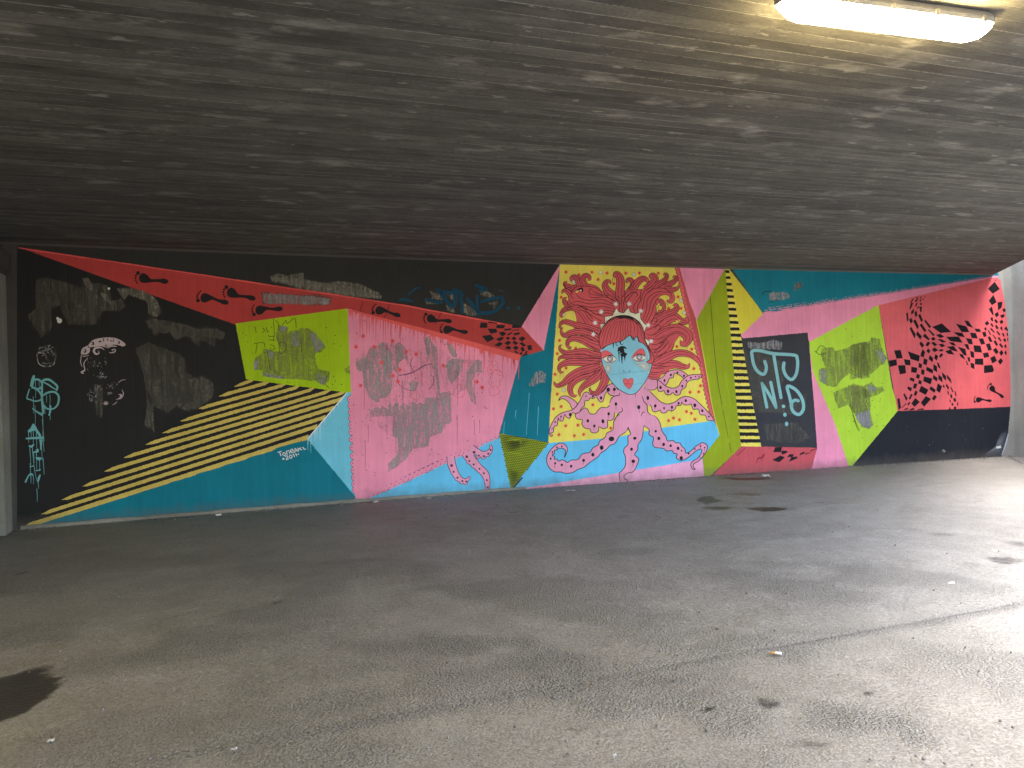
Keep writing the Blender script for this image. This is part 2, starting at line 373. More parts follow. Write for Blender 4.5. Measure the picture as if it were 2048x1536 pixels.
class Paint:
    """collects flat shapes given in photo pixels, lays them on the wall"""
    GRID = 0.3
    def __init__(s): s.v = []; s.f = []; s.mi = []; s.uv = []; s.al = []; s.mats = []
    def mat(s, m):
        m = P[m]
        if m not in s.mats: s.mats.append(m)
        return s.mats.index(m)
    def _face(s, tri, off, mi):
        if sum(tri[i][0] * tri[(i + 1) % len(tri)][1] - tri[(i + 1) % len(tri)][0] * tri[i][1] for i in range(len(tri))) < 0: tri = tri[::-1]
        i0 = len(s.v)
        for q in tri:
            s.v.append(W3(q[0], q[1], off)); s.uv.append((q[0], q[1])); s.al.append(q[2])
        s.f.append(tuple(range(i0, i0 + len(tri)))); s.mi.append(mi)
    def _tri(s, tri, off, mi):
        lo = math.floor(min(q[0] for q in tri) / s.GRID); hi = math.floor(max(q[0] for q in tri) / s.GRID)
        if hi - lo <= 1: s._face(tri, off, mi); return
        for k in range(lo, hi + 1):
            poly = tri
            for lim, sg in ((k * s.GRID, 1), ((k + 1) * s.GRID, -1)):
                out = []
                for i in range(len(poly)):
                    a, b = poly[i], poly[(i + 1) % len(poly)]
                    da, db = sg * (a[0] - lim), sg * (b[0] - lim)
                    if da >= 0: out.append(a)
                    if da * db < 0:
                        t = da / (da - db); out.append(tuple(a[j] + (b[j] - a[j]) * t for j in range(3)))
                poly = out
                if not poly: break
            if len(poly) >= 3: s._face(poly, off, mi)
    def poly(s, pts, m, layer, z=ID, sm=False, rag=0.0):
        t = Z(z)
        if sm: pts = smooth(pts, True, 4)
        pts = [t(p) for p in pts]
        if rag:
            out = []
            for i in range(len(pts)):
                a, b = pts[i], pts[(i + 1) % len(pts)]; n = max(1, int(math.dist(a, b) / 2.5))
                for j in range(n):
                    q = j / n; out.append((a[0] + (b[0] - a[0]) * q + random.uniform(-rag, rag), a[1] + (b[1] - a[1]) * q + random.uniform(-rag, rag)))
            pts = out
        sz = [wall_sz(*p) for p in pts]
        mi = s.mat(m); off = layer * 0.001
        for tr in tessellate_polygon([[Vector((a, b, 0)) for a, b in sz]]):
            s._tri([(sz[i][0], sz[i][1], 1.0) for i in tr], off, mi)
        return s
    def soft(s, pts, m, layer, z=ID, a=1.0, inner=.55):
        t = Z(z); pts = [wall_sz(*t(p)) for p in smooth(pts, True, 4)]
        cx = sum(p[0] for p in pts) / len(pts); cy = sum(p[1] for p in pts) / len(pts); mi = s.mat(m)
        ring = [((p[0] - cx) * inner + cx, (p[1] - cy) * inner + cy, a) for p in pts]
        out = [(p[0], p[1], 0.0) for p in pts]; off = layer * .001
        for i in range(len(pts)):
            j = (i + 1) % len(pts)
            s._face([(cx, cy, a), ring[i], ring[j]], off, mi); s._face([ring[i], out[i], out[j], ring[j]], off, mi)
        return s
    def stroke(s, pts, w, m, layer, z=ID, n=5, closed=False, sm=True, cap=False):
        """tapered ribbon; w one width or one per point, in the units of the region"""
        if not isinstance(w, (list, tuple)): w = [w] * len(pts)
        q = [(p[0], p[1], ww) for p, ww in zip(pts, w)]
        if sm and len(pts) > 2: q = smooth(q, closed, n)
        if closed: q = q + [q[0]]
        t = Z(z); L = len(q); side = []
        for i in range(L):
            if closed: a, b = q[(i - 1) % (L - 1)], q[(i + 1) % (L - 1)]
            else: a, b = q[max(i - 1, 0)], q[min(i + 1, L - 1)]
            dx, dy = b[0] - a[0], b[1] - a[1]; d = math.hypot(dx, dy) or 1; h = max(q[i][2], .2) / 2
            nx, ny = -dy / d * h, dx / d * h
            side.append((wall_sz(*t((q[i][0] + nx, q[i][1] + ny))), wall_sz(*t((q[i][0] - nx, q[i][1] - ny)))))
        mi = s.mat(m); off = layer * .001
        for i in range(L - 1):
            (a, b), (c, d) = side[i], side[i + 1]
            s._face([(*a, 1.), (*b, 1.), (*d, 1.), (*c, 1.)], off, mi)
        if cap:
            for e in (0, L - 1): s.dot(q[e][0], q[e][1], q[e][2] / 2, m, layer, z, 12)
        return s
    def dot(s, x, y, r, m, layer, z=ID, n=10, ry=None, rot=0.0):
        t = Z(z); ry = ry or r; c, sn = math.cos(rot), math.sin(rot)
        pts = [wall_sz(*t((x + c * r * math.cos(a) - sn * ry * math.sin(a), y + sn * r * math.cos(a) + c * ry * math.sin(a)))) for a in (2 * math.pi * i / n for i in range(n))]
        s._face([(p[0], p[1], 1.) for p in pts], layer * .001, s.mat(m)); return s
    def star(s, x, y, r, m, layer, z=ID, k=8, rot=0.2):
        t = Z(z); pts = []
        for i in range(2 * k):
            a = rot + math.pi * i / k; rr = r * random.uniform(.9, 1.12) if i % 2 == 0 else r * .45
            pts.append(wall_sz(*t((x + rr * math.cos(a), y + rr * math.sin(a)))))
        c = wall_sz(*t((x, y))); mi = s.mat(m)
        for i in range(2 * k): s._face([(*c, 1.), (*pts[i], 1.), (*pts[(i + 1) % (2 * k)], 1.)], layer * .001, mi)
        return s
    def build(s, name, parent, label=None):
        o = mesh_obj(name, s.v, s.f, s.mats, parent, s.mi, s.uv)
        at = o.data.attributes.new('alpha', 'FLOAT', 'POINT'); at.data.foreach_set('value', s.al)
        if label: o['label'] = label
        return o

# ------------------------------------------------------------------ the setting: ground and ceiling
def ground():
    fx = np.concatenate([np.linspace(-120, -9, 30)[:-1], np.arange(-9, 11, .055), np.linspace(11, 160, 30)])
    fy = np.concatenate([np.linspace(-90, 2.2, 24)[:-1], np.arange(2.2, 16.5, .055), np.linspace(16.5, 140, 26)])
    X, Y = np.meshgrid(fx, fy); nx, ny = len(fx), len(fy)
    stain = np.zeros_like(X); coarse = np.zeros_like(X); Zh = np.zeros_like(X)
    fine = (X > -9) & (X < 11) & (Y > 2.2) & (Y < 16.5)
    N1 = np.zeros_like(X); N2 = np.zeros_like(X)
    ii, jj = np.nonzero(fine)
    for a, b in zip(ii, jj):
        v = Vector((X[a, b], Y[a, b], 0))
        N1[a, b] = mnoise.fractal(v * .9, 1.0, 2.0, 4); N2[a, b] = mnoise.fractal(v * 3.1 + Vector((9, 3, 1)), 1.0, 2.0, 4)
    def spot(px, py, rx, ry, amt, arr, hard=.5, wob=.45):
        c = at_z(px, py, 0); e = at_z(px + rx, py, 0); f = at_z(px, py - ry, 0); g = at_z(px, py + ry, 0)
        a = max((e - c).length, .03); b = max((f - g).length / 2, .03)
        ux = (e - c).normalized()
        dx = (X - c.x) * ux.x + (Y - c.y) * ux.y; dy = -(X - c.x) * ux.y + (Y - c.y) * ux.x
        d = np.sqrt((dx / a) ** 2 + (dy / b) ** 2) + wob * N2 + wob * .4 * N1
        m = np.clip((1 - d) / (1 - hard), 0, 1) * amt
        np.maximum(arr, m, out=arr)
    for q in [(8, 1402, 80, 54, 1.0, .8, .2), (-50, 1415, 100, 76, 1.0, .8, .15), (1412, 1000, 30, 10, 1.0, .4, .6), (1535, 1021, 62, 8, .95, .3, .7), (1440, 1018, 60, 7, .6, .2, .7), (1480, 1008, 110, 18, .33, .1, .7),
              (1490, 990, 60, 5, .45, .3, .6), (1250, 1034, 45, 9, .35, .2, .6), (2010, 1121, 55, 10, .5, .35, .5), (2030, 1090, 45, 14, .42, .3, .6),
              (1820, 1113, 22, 5, .3, .3, .5), (1535, 1411, 34, 14, .7, .5, .5), (1735, 1385, 22, 10, .55, .4, .5), (1418, 1419, 7, 4, .9, .5, .2), (1620, 1490, 70, 26, .5, .2, .6),
              (545, 1209, 26, 9, .45, .3, .5), (480, 1096, 30, 10, .35, .3, .5), (47, 1149, 18, 4, .7, .5, .4), (1345, 1083, 24, 12, .3, .2, .5), (1035, 1026, 28, 6, .4, .3, .5),
              (1500, 958, 70, 4, .9, .4, .5), (1840, 1022, 30, 4, .45, .3, .5), (1345, 1341, 7, 4, .8, .4, .2), (1180, 1460, 60, 20, .3, .2, .6), (860, 1150, 90, 16, .2, .2, .6),  # first spot paints the dark inside a hollow at the wall foot
              (790, 1040, 45, 8, .35, .3, .5), (700, 1060, 70, 8, .25, .3, .5), (1660, 1005, 60, 8, .3, .3, .6), (1960, 1003, 30, 4, .35, .3, .5), (300, 1110, 200, 24, .18, .1, .6), (1090, 1360, 55, 16, .4, .2, .6)]:
        spot(q[0], q[1], q[2], q[3], q[4], stain, q[5], q[6])
    stain[:] = np.clip(stain * 1.35, 0, 1)
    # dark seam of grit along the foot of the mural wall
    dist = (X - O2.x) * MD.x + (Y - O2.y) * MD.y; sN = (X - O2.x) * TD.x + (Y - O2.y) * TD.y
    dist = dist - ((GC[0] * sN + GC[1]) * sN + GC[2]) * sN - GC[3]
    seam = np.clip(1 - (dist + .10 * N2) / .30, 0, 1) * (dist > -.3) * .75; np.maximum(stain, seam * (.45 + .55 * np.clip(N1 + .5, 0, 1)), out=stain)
    coarse[:] = np.clip((N1 + .1 * N2 + .02) * 2.0, 0, .6) * fine * np.clip((9.5 - Y) / 3, .12, 1)
    for q in [(1150, 1360, 330, 60, 1.0), (900, 1300, 180, 34, .9), (1500, 1290, 200, 40, .7), (1230, 1180, 170, 22, .55), (1660, 1200, 180, 24, .6), (1880, 1070, 30, 5, .9), (1740, 1440, 160, 36, .9), (1250, 1105, 110, 12, .55), (650, 1400, 220, 60, .6), (1960, 1330, 200, 60, .6)]:
        spot(q[0], q[1], q[2], q[3], q[4], coarse, .25, .7)
    # low ridge of the resurfacing joint
    a, b = at_z(1000, 1392, 0), at_z(2090, 1196, 0); d2 = (b - a).normalized(); nn = Vector((-d2.y, d2.x, 0))
    off = (X - a.x) * nn.x + (Y - a.y) * nn.y + .03 * N2
    Zh += .006 * np.clip((off + .02) / .08, 0, 1) * fine
    Zh += (.012 * N1 + .003 * N2) * fine * np.clip(dist / 1.5, 0, 1)
    np.maximum(coarse, np.exp(-((off + .03) / .07) ** 2) * .9 * fine, out=coarse)
    idx = np.arange(nx * ny).reshape(ny, nx)
    F = np.stack([idx[:-1, :-1], idx[:-1, 1:], idx[1:, 1:], idx[1:, :-1]], -1).reshape(-1, 4)
    me = bpy.data.meshes.new('ground')
    V = np.stack([X, Y, Zh], -1).reshape(-1, 3).astype(np.float32)
    me.vertices.add(len(V)); me.vertices.foreach_set('co', V.ravel())
    me.loops.add(F.size); me.loops.foreach_set('vertex_index', F.ravel().astype(np.int32))
    me.polygons.add(len(F)); me.polygons.foreach_set('loop_start', np.arange(0, F.size, 4, dtype=np.int32)); me.polygons.foreach_set('loop_total', np.full(len(F), 4, dtype=np.int32))
    me.update(calc_edges=True); me.polygons.foreach_set('use_smooth', [True] * len(F))
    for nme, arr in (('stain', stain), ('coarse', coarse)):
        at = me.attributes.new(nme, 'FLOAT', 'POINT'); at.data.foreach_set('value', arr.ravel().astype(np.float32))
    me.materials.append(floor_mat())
    o = bpy.data.objects.new('ground', me); COL.objects.link(o)
    tag(o, kind='structure'); return o
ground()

WING = Vector((-.31, -.951))                     # run of the open edge and of the wing wall, towards the camera
CR = W3(S_R, 0); CR2 = Vector((CR.x, CR.y))
def ceiling():
    far_l = O2 - TD * 26; c0 = at_z(1984, 551, CEIL); c1 = at_z(2050, 518, CEIL); dv = (c1 - c0).normalized()
    e0 = c0 - dv * .8; e1 = c1 + dv * .25; e2 = Vector((2.75, 3.05, CEIL))
    c = far_l + MD * 16.5; d = far_l - MD * 1.5
    ring = [d, Vector((e0.x, e0.y)), Vector((e1.x, e1.y)), Vector((e2.x, e2.y)), Vector((1.9, -2.0)), Vector((.6, -7.0)), c]
    z0, z1 = CEIL, CEIL + .9
    vs = [Vector((p.x, p.y, z0)) for p in ring] + [Vector((p.x, p.y, z1)) for p in ring]
    uv = [((p - O2).dot(TD), (p - O2).dot(MD)) for p in ring] * 2
    n = len(ring)
    fs = [tuple(range(n))[::-1], tuple(range(n, 2 * n))] + [(i, (i + 1) % n, n + (i + 1) % n, n + i) for i in range(n)]
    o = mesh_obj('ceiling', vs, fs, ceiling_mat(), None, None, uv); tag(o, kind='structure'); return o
ceiling()

def prism(name, ring, z0, z1, mat, parent=None):
    n = len(ring)
    vs = [Vector((p[0], p[1], z0)) for p in ring] + [Vector((p[0], p[1], z1)) for p in ring]
    fs = [tuple(range(n))[::-1], tuple(range(n, 2 * n))] + [(i, (i + 1) % n, n + (i + 1) % n, n + i) for i in range(n)]
    return mesh_obj(name, vs, fs, mat, parent)

# far side of the underpass, behind the camera
ra = O2 - TD * 20 + MD * 15.5; rb = ra + TD * 18.5
rear = prism('rear_wall', [ra, rb, rb + MD * .5, ra + MD * .5], -.1, CEIL - .003, CONC)
tag(rear, 'plain grey concrete wall on the far side of the underpass', 'wall', kind='thing')

# wing wall at the right end, outside the slab edge: it starts at the curved end of the mural
s_a = wall_sz(1981, 560)[0]; s_b = S_R + .05
wd = Vector((.6, -.8, 0)); wback = Vector((-wd.y, wd.x, 0))
pa, pm, pb = W3(s_a, 0, .0015), W3((s_a + s_b) / 2, 0, .0015), W3(s_b, 0, .0015); pq = pb + wd * .75; pr_ = pq + Vector((-.17, -.985, 0)) * 4.2  # unseen return leg, added to block sky light from the right
ring = [pa, pm, pb, pb + wd * .3, pq, pr_, pr_ + Vector((.5, 0, 0)), pq + Vector((.5, .35, 0)), W3(s_b, 0, -.5), W3(s_a, 0, -.5)]
vs, fs = [], []
for z_ in (-.1, CEIL * .5, CEIL + 1.6): vs += [Vector((p.x, p.y, z_)) for p in ring]
n = len(ring)
for i in range(2):
    for k in range(n): fs.append((i * n + k, i * n + (k + 1) % n, (i + 1) * n + (k + 1) % n, (i + 1) * n + k))
fs += [tuple(range(n))[::-1], tuple(range(2 * n, 3 * n))]
bm = bmesh.new(); me = bpy.data.meshes.new('t'); me.from_pydata([tuple(v) for v in vs], [], fs); bm.from_mesh(me); bmesh.ops.recalc_face_normals(bm, faces=bm.faces)
wing = bm_obj('wing_wall', bm, CONC_W)
tag(wing, 'bare pale grey concrete wing wall beyond the curved right end of the mural, with an added unseen return', 'wall', kind='thing')

# end wall at the left with a pier strip, an open joint and a haunch under the ceiling
end_root = empty('end_wall', W3(S_L - .05, 0))
tag(end_root, 'mouldy concrete end wall with an upright open joint left of the mural', 'wall', kind='thing')
def box_on(name, o, u, v, lu, lv, z0, z1, mat, parent):
    a = o; ring = [a, a + v * lv, a + v * lv + u * lu, a + u * lu]
    ob = prism(name, [(p.x, p.y) for p in ring], z0, z1, mat, None)
    ob.parent = parent; ob.matrix_parent_inverse = Matrix.Translation(-parent.location); return ob
e0 = W3(S_L - .06, 0)
box_on('pier', e0 - M3 * .1 - T3 * .5, T3, M3, .5, .45, -.05, CEIL - .35, CONC, end_root)
box_on('joint', e0 + M3 * .352 - T3 * .5, T3, M3, .42, .16, -.05, CEIL - .35, CONC_D, end_root)
box_on('wall_panel', e0 + M3 * .513 - T3 * .5, T3, M3, .475, 4.0, -.05, CEIL - .35, CONC, end_root)
bm = bmesh.new()
pr = []
for t_, off in ((-.12, 0), (4.6, 0)):
    q = e0 + M3 * t_
    for x, z in ((-.5, CEIL - .348), (.0, CEIL - .348), (.05, CEIL - .30), (.05, CEIL - .12), (-.03, CEIL - .004), (-.5, CEIL - .004)):
        pr.append(bm.verts.new((q + T3 * x) + Vector((0, 0, z))))
for i in range(6): bm.faces.new((pr[i], pr[(i + 1) % 6], pr[6 + (i + 1) % 6], pr[6 + i]))
bm.faces.new(pr[:6][::-1]); bm.faces.new(pr[6:])
bmesh.ops.recalc_face_normals(bm, faces=bm.faces)
hb = bm_obj('haunch', bm, CONC_D, end_root); hb.matrix_parent_inverse = Matrix.Translation(-end_root.location)

# ------------------------------------------------------------------ the mural wall
wall = empty('mural_wall', (0, 0, 0))
tag(wall, 'long concrete underpass wall painted with an octopus woman and bright angular panels', 'wall', kind='thing')
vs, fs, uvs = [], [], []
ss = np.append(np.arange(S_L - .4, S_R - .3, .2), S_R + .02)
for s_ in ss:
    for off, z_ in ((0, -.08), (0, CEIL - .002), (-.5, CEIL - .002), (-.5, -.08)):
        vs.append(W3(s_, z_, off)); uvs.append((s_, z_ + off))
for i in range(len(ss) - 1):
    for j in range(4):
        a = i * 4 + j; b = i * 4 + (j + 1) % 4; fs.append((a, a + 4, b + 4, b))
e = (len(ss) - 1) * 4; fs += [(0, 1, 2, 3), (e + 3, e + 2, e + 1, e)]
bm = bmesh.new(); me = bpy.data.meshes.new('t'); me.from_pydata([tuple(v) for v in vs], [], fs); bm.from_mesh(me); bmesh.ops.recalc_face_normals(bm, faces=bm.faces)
bm_obj('concrete_core', bm, CONC_D, wall)  # dark core colour stands in for the shadow gap beside the pier

def field(name, m, pts, layer, rag=0.35, label=None):
    p = Paint(); p.poly(pts, m, layer, ID, rag=rag); return p
pv, pf = [], []
for s_ in np.arange(S_L + .02, 6.2, .2):
    h_ = .048 - .005 * (s_ / 6.2) + .004 * math.sin(s_ * 9)
    for off, z_ in ((.0, -.05), (.028, -.05), (.026, h_ - .008), (.016, h_), (.0, h_)): pv.append(W3(s_, z_, off))
for i in range(len(pv) // 5 - 1):
    for j in range(4): pf.append((i * 5 + j, i * 5 + j + 5, i * 5 + j + 6, i * 5 + j + 1))
pl_ = mesh_obj('plinth', pv, pf, CONC, wall)
# --- fields, back to front; each one part with its own decoration ---
f = field('', 'black', [(34, 486), (36, 494), (400, 622), (474, 645), (494, 757), (440, 800), (43, 1057), (34, 1058)], 1.0)
black_left = f.build('black_panel', wall)
f = field('', 'black_top', [(30, 480), (1125, 520), (1119, 533), (1045, 655), (1030, 652), (973, 642), (800, 611), (400, 551), (36, 495)], 1.15)
black_top = f.build('soot_black_panel', wall)
f = field('', 'red', [(36, 494), (400, 548), (800, 608), (973, 640), (1043, 653), (1090, 701), (1041, 715), (700, 620), (695, 619), (471, 649), (400, 624)], 1.3)
for a, b in [((36, 494), (400, 548)), ((400, 548), (800, 608)), ((800, 608), (1000, 645))]:
    f.stroke([(a[0] + (b[0] - a[0]) * i / 8, a[1] + (b[1] - a[1]) * i / 8 + 1.6 + random.uniform(-.5, .5)) for i in range(9)], [random.uniform(1.5, 3.2) for _ in range(9)], 'redlight', 1.5)
for x1, y1, x2, y2 in [(125, 20, 100, 130), (405, 50, 350, 190), (935, 130, 870, 250)]: f.stroke([(x1, y1), (x2, y2)], 6, 'line', 1.6, zE, sm=False)
red_band = f.build('red_band', wall)
f = field('', 'teal', [(43, 1056), (120, 1035), (400, 943), (617, 874), (716, 996), (717, 1010), (400, 1031), (300, 1039), (43, 1059)], 1.45)
teal_low = f.build('teal_panel', wall)
f = field('', 'sky', [(697, 782), (614, 877), (713, 996), (718, 990), (710, 780)], 1.6)
f.stroke([(694, 785), (615, 878)], 2.2, 'white', 1.75, sm=False)
for x, y, l in [(616, 879, 24), (622, 884, 36), (630, 866, 40), (634, 876, 34), (640, 856, 60), (660, 834, 20), (668, 825, 18), (676, 818, 16), (683, 808, 18), (650, 850, 26)]:
    y = 785 + (694 - x) * 1.177 - .5
    f.stroke([(x, y), (x - .5, y + l * .6), (x, y + l)], [1.6, 1.2, .8], 'sky', 1.8); f.stroke([(x, y), (x, y + l * .55)], [1.5, .6], 'softwhite', 1.9, sm=False)
blue_wedge = f.build('light_blue_panel', wall)
f = field('', 'lime', [(471, 647), (695, 617), (706, 760), (705, 784), (694, 785), (492, 758.5)], 1.75)
for pts_ in ([(490, 750), (560, 1150), (600, 1310)], [(1275, 640), (1300, 900), (1360, 1420)]): f.stroke(pts_, 4, 'olive', 1.95, zC)
lime_l = f.build('lime_panel', wall)
f = field('', 'blue', [(712, 1006), (998, 864), (1025, 984), (1000, 992), (725, 1012)], 1.9); blue_low = f.build('light_blue_panel', wall)
f = field('', 'pink', [(695, 617), (1041, 714), (998, 868), (860, 928.5), (716, 999), (711, 1006), (702, 784)], 2.05)
pink_main = f
f = field('', 'teal', [(1118, 530), (1122, 530), (1118, 594), (1111, 687), (1104, 790), (1099, 887), (999, 868), (1041, 714), (1088, 700)], 2.2); 
for x0, y0, x1, y1 in [(1580, 1250, 1572, 1380), (1835, 950, 1805, 1380), (1930, 1090, 1915, 1420), (1700, 1130, 1690, 1210)]: f.stroke([(x0, y0), (x1, y1)], [5, 3], 'sky', 2.4, zE, sm=False)
f.poly([(1830, 860), (1900, 740), (1960, 720), (2010, 760), (1990, 840), (1920, 860), (1860, 890)], 'grey', 2.4, zE, rag=1.2)
teal_mid = f.build('teal_panel', wall)
f = field('', 'pink', [(1117.5, 532), (1043, 653), (1087.5, 701), (1119, 538)], 2.35); f.build('pink_panel', wall)
f = field('', 'blue', [(1092, 884), (1427, 838), (1440, 869), (1407, 921), (1080, 975), (1020, 986)], 2.5); blue_field = f
f = field('', 'pinkpale', [(1020, 980), (1080, 971.4), (1406, 918), (1413, 965), (1020, 1000)], 2.65); pink_low = f.build('pale_pink_panel', wall)
f = field('', 'yellow', [(1119.5, 525), (1356, 525), (1363, 578), (1379, 641), (1392, 683.5), (1407, 750), (1413, 783.7), (1421, 818), (1428, 841), (1321, 856), (1233, 874.7), (1096.7, 886), (1102, 790), (1109, 687), (1116, 594)], 2.8)
yellow_f = f
f = Paint()
rb_in = [(1352, 534), (1363, 578), (1377, 641), (1389.5, 683.5), (1405, 750), (1410.5, 783.7), (1419, 818), (1427, 841)]
f.poly([(1351, 525)] + rb_in + [(1439.5, 864), (1424.5, 794), (1419, 775), (1410, 725.6), (1394, 641), (1380, 604), (1358.6, 525)], 'ribbon', 3.0, rag=.3)
pts_ = smooth(rb_in, False, 8)
k = 0
for i in range(len(rb_in) - 1):
    a, b = rb_in[i], rb_in[i + 1]; n = max(1, round(math.dist(a, b) / 8.2))
    for j in range(n):
        q = (j + .5) / n; x, y = a[0] + (b[0] - a[0]) * q, a[1] + (b[1] - a[1]) * q
        f.dot(x + .6, y, 4.2, 'line', 2.95, n=12, ry=4.6); f.dot(x + .9, y, 3.5, 'coral', 3.1, n=12, ry=4.0)
        if i > 3: f.dot(x - .2, y, .8, 'line', 3.2)
f.build('scalloped_ribbon', wall)
f = field('', 'pink', [(1356, 526), (1452, 526), (1449.5, 543), (1393, 642), (1379, 604)], 3.15); f.build('pink_panel', wall)
f = field('', 'olive', [(1449.5, 537), (1462, 643), (1476, 810), (1484, 892), (1415, 957), (1409, 962), (1405, 914), (1438.6, 870), (1424, 810), (1410, 727), (1392.6, 640)], 3.3)
f.stroke([(410, 430), (470, 1150), (530, 1536)], 5, 'line', 3.5, zI); f.stroke([(1444, 812), (1462, 905)], .8, 'line', 3.5, sm=False)
f.stroke([(560, 1200), (620, 1536)], 4, 'lime', 3.5, zI, sm=False); f.stroke([(1392.8, 640), (1410, 727), (1424, 810), (1438, 868)], 1.6, 'yellow3', 3.5)
f.build('olive_panel', wall)
f = field('', 'yellow3', [(1455, 534), (1527, 627), (1483, 671), (1470, 640)], 3.45); f.build('yellow_panel', wall)
f = field('', 'teal_top', [(1457, 526), (1990, 540), (1998, 551), (1740, 595), (1700, 601), (1526.5, 629)], 3.6)
random.seed(11)
for i in range(300):                              # halftone fringe
    q = i / 300; x = 1528 + q * 460; y = 626.5 - q * 74
    for r_ in range(3):
        if random.random() < (.9, .55, .3)[r_]: f.dot(x + (r_ % 2) * .8, y - 1.2 - r_ * 3.2 * (1.25 - q), max(.45, 1.25 * (1.15 - q) * (1 - r_ * .22)), 'pink', 3.8, n=6)
f.poly([(1270, 310), (1300, 280), (1345, 275), (1360, 300), (1350, 340), (1300, 350), (1265, 380)], 'putty', 3.85, zI, rag=1); f.poly([(1000, 400), (1060, 380), (1200, 385), (1240, 430), (1180, 460), (1020, 460)], 'grey', 3.85, zI, rag=1.2)
f.stroke([(950, 410), (960, 380), (1040, 370)], 8, 'softblack', 3.9, zI); f.stroke([(1000, 485), (1060, 475), (1120, 460)], 5, 'line', 3.9, zI)
f.build('teal_panel', wall)
f = field('', 'pink', [(1526.5, 627), (1700, 599), (1740, 593), (1998, 551), (1980, 560), (1760, 612), (1620, 688), (1612, 668), (1490, 682), (1481, 671)], 3.75); f.build('pink_panel', wall)
f = Paint(); colL = [(1449.5, 532), (1459, 643), (1473, 810), (1482, 893)]; colR = [(1456.5, 532), (1481.6, 672), (1506, 810), (1523, 894)]
f.poly(colL + colR[::-1], 'yellow', 3.95)
def lerp_poly(pl, y):
    for a, b in zip(pl, pl[1:]):
        if a[1] <= y <= b[1]: return a[0] + (b[0] - a[0]) * (y - a[1]) / (b[1] - a[1])
    return pl[-1][0]
ybars = [510 + v / 5.12 for v in (170, 232, 298, 360, 425, 490, 555, 622, 688, 755, 820, 888, 955, 1022, 1090, 1157, 1225, 1290, 1358, 1425, 1495)] + [700 + v / 5.12 for v in (590, 658, 725, 792, 860, 930)]
for i, y in enumerate(ybars):
    h = 2.7 + .035 * i; tl = random.uniform(-.4, .4)
    f.poly([(lerp_poly(colL, y - h) - .2, y - h), (lerp_poly(colR, y - h), y - h + .5 + tl), (lerp_poly(colR, y + h), y + h + .5 + tl), (lerp_poly(colL, y + h) - .2, y + h)], 'line', 4.1, rag=.35)
    for _ in range(2 if i > 8 else 0):
        x = random.uniform(lerp_poly(colL, y) + 3, lerp_poly(colR, y) - 3); f.dot(x, y + h, 1.2, 'line', 4.15, n=6, ry=random.uniform(1, 2.2))
f.build('striped_column', wall)
f = field('', 'slate', [(1483.5, 677), (1615, 665), (1622, 730), (1630, 810), (1637, 896), (1522.6, 894.5), (1506, 810), (1482, 675)], 4.1); slate = f
f = field('', 'pink', [(1618, 690), (1622, 715), (1672, 848.5), (1699, 934), (1619, 942), (1634, 896), (1628, 810)], 4.25); f.build('pink_panel', wall)
f = field('', 'lime2', [(1618, 684), (1756.5, 610), (1783, 771), (1797, 822), (1709, 932), (1697, 932), (1670, 848.5), (1625, 743), (1620, 705)], 4.4); lime_r = f
f = field('', 'brick', [(1482, 892.5), (1634, 895.5), (1621, 944), (1411, 964)], 4.55); brick = f
f = field('', 'coral', [(1756.5, 610.5), (1985, 555), (1996, 556), (2000.8, 561), (2009, 607), (2016, 663), (2019.5, 714), (2021, 771), (2020.5, 815), (1795, 824)], 4.55, .2); coral_r = f
f = field('', 'navy', [(1795, 822), (1900, 818.5), (2020.5, 813.5), (2016, 864), (2002.5, 914), (1998, 918), (1704, 932)], 4.7)
f.soft([(1998, 870), (2014, 858), (2016, 870), (2003, 912), (1985, 914), (1960, 915), (1985, 900)], 'softwhite', 4.9, a=.28, inner=.15)  # soft bluish-white patch along the curved end of the panel
f.stroke([(2016, 868), (2012, 885), (2003, 910)], [.8, 2.2, 1.8], 'softwhite', 5.0)
f.poly([(1992, 893), (2001, 891), (2002, 896), (1992, 897)], 'white', 5.0, rag=.5); f.dot(1887, 902, 3.2, 'grey', 5.0)
random.seed(5)
for i in range(26): f.dot(1800 + random.random() * 210, 835 + random.random() * 60, random.uniform(.5, .9), 'grey', 5.0, n=6)
f.build('black_panel', wall)

# --- striped yellow ramp on the left black panel ---
f = Paint()
tips = [(43, 1055), (82, 1028.5), (122.5, 1000), (164, 972.7), (208, 943), (247, 915.5), (291, 889), (324, 866), (360, 842.5), (395, 818), (437, 792.6), (467.7, 773)]
ends = [(1105, 688), (1193, 577), (1280, 482), (1365, 388), (1445, 298), (1492, 226), (1330, 216), (1170, 193), (1020, 170), (880, 148), (720, 122), (560, 100)]
eb = [(1090, 712), (1155, 618), (1240, 520), (1325, 428), (1412, 340), (1485, 250), (1400, 225), (1250, 205), (1100, 183), (960, 161), (800, 138), (645, 112)]
D_ = Z(zD)
f.poly([(50, 1054), (492, 757.5), (694, 784), (615, 878), (400, 946)], 'line', 1.32)
for i, (tp_, en) in enumerate(zip(tips, ends)):
    ex, ey = D_(en); dx, dy = ex - tp_[0], ey - tp_[1]; L = math.hypot(dx, dy); nx, ny = -dy / L, dx / L
    wd = 3.45 if i else 4.3
    a = (tp_[0] + dx / L * 20 - nx * wd, tp_[1] + dy / L * 20 - ny * wd)
    f.poly([tp_, a, (ex - nx * wd + (3 if i < 5 else 10), ey - ny * wd - (1 if i < 5 else 2.6)), (ex + nx * wd - (2 if i < 5 else 10), ey + ny * wd + (1 if i < 5 else 2.6)), (tp_[0] + dx / L * 12 + nx * wd, tp_[1] + dy / L * 12 + ny * wd)], 'yellow2', 1.5, rag=.45)
f.build('striped_ramp', wall)

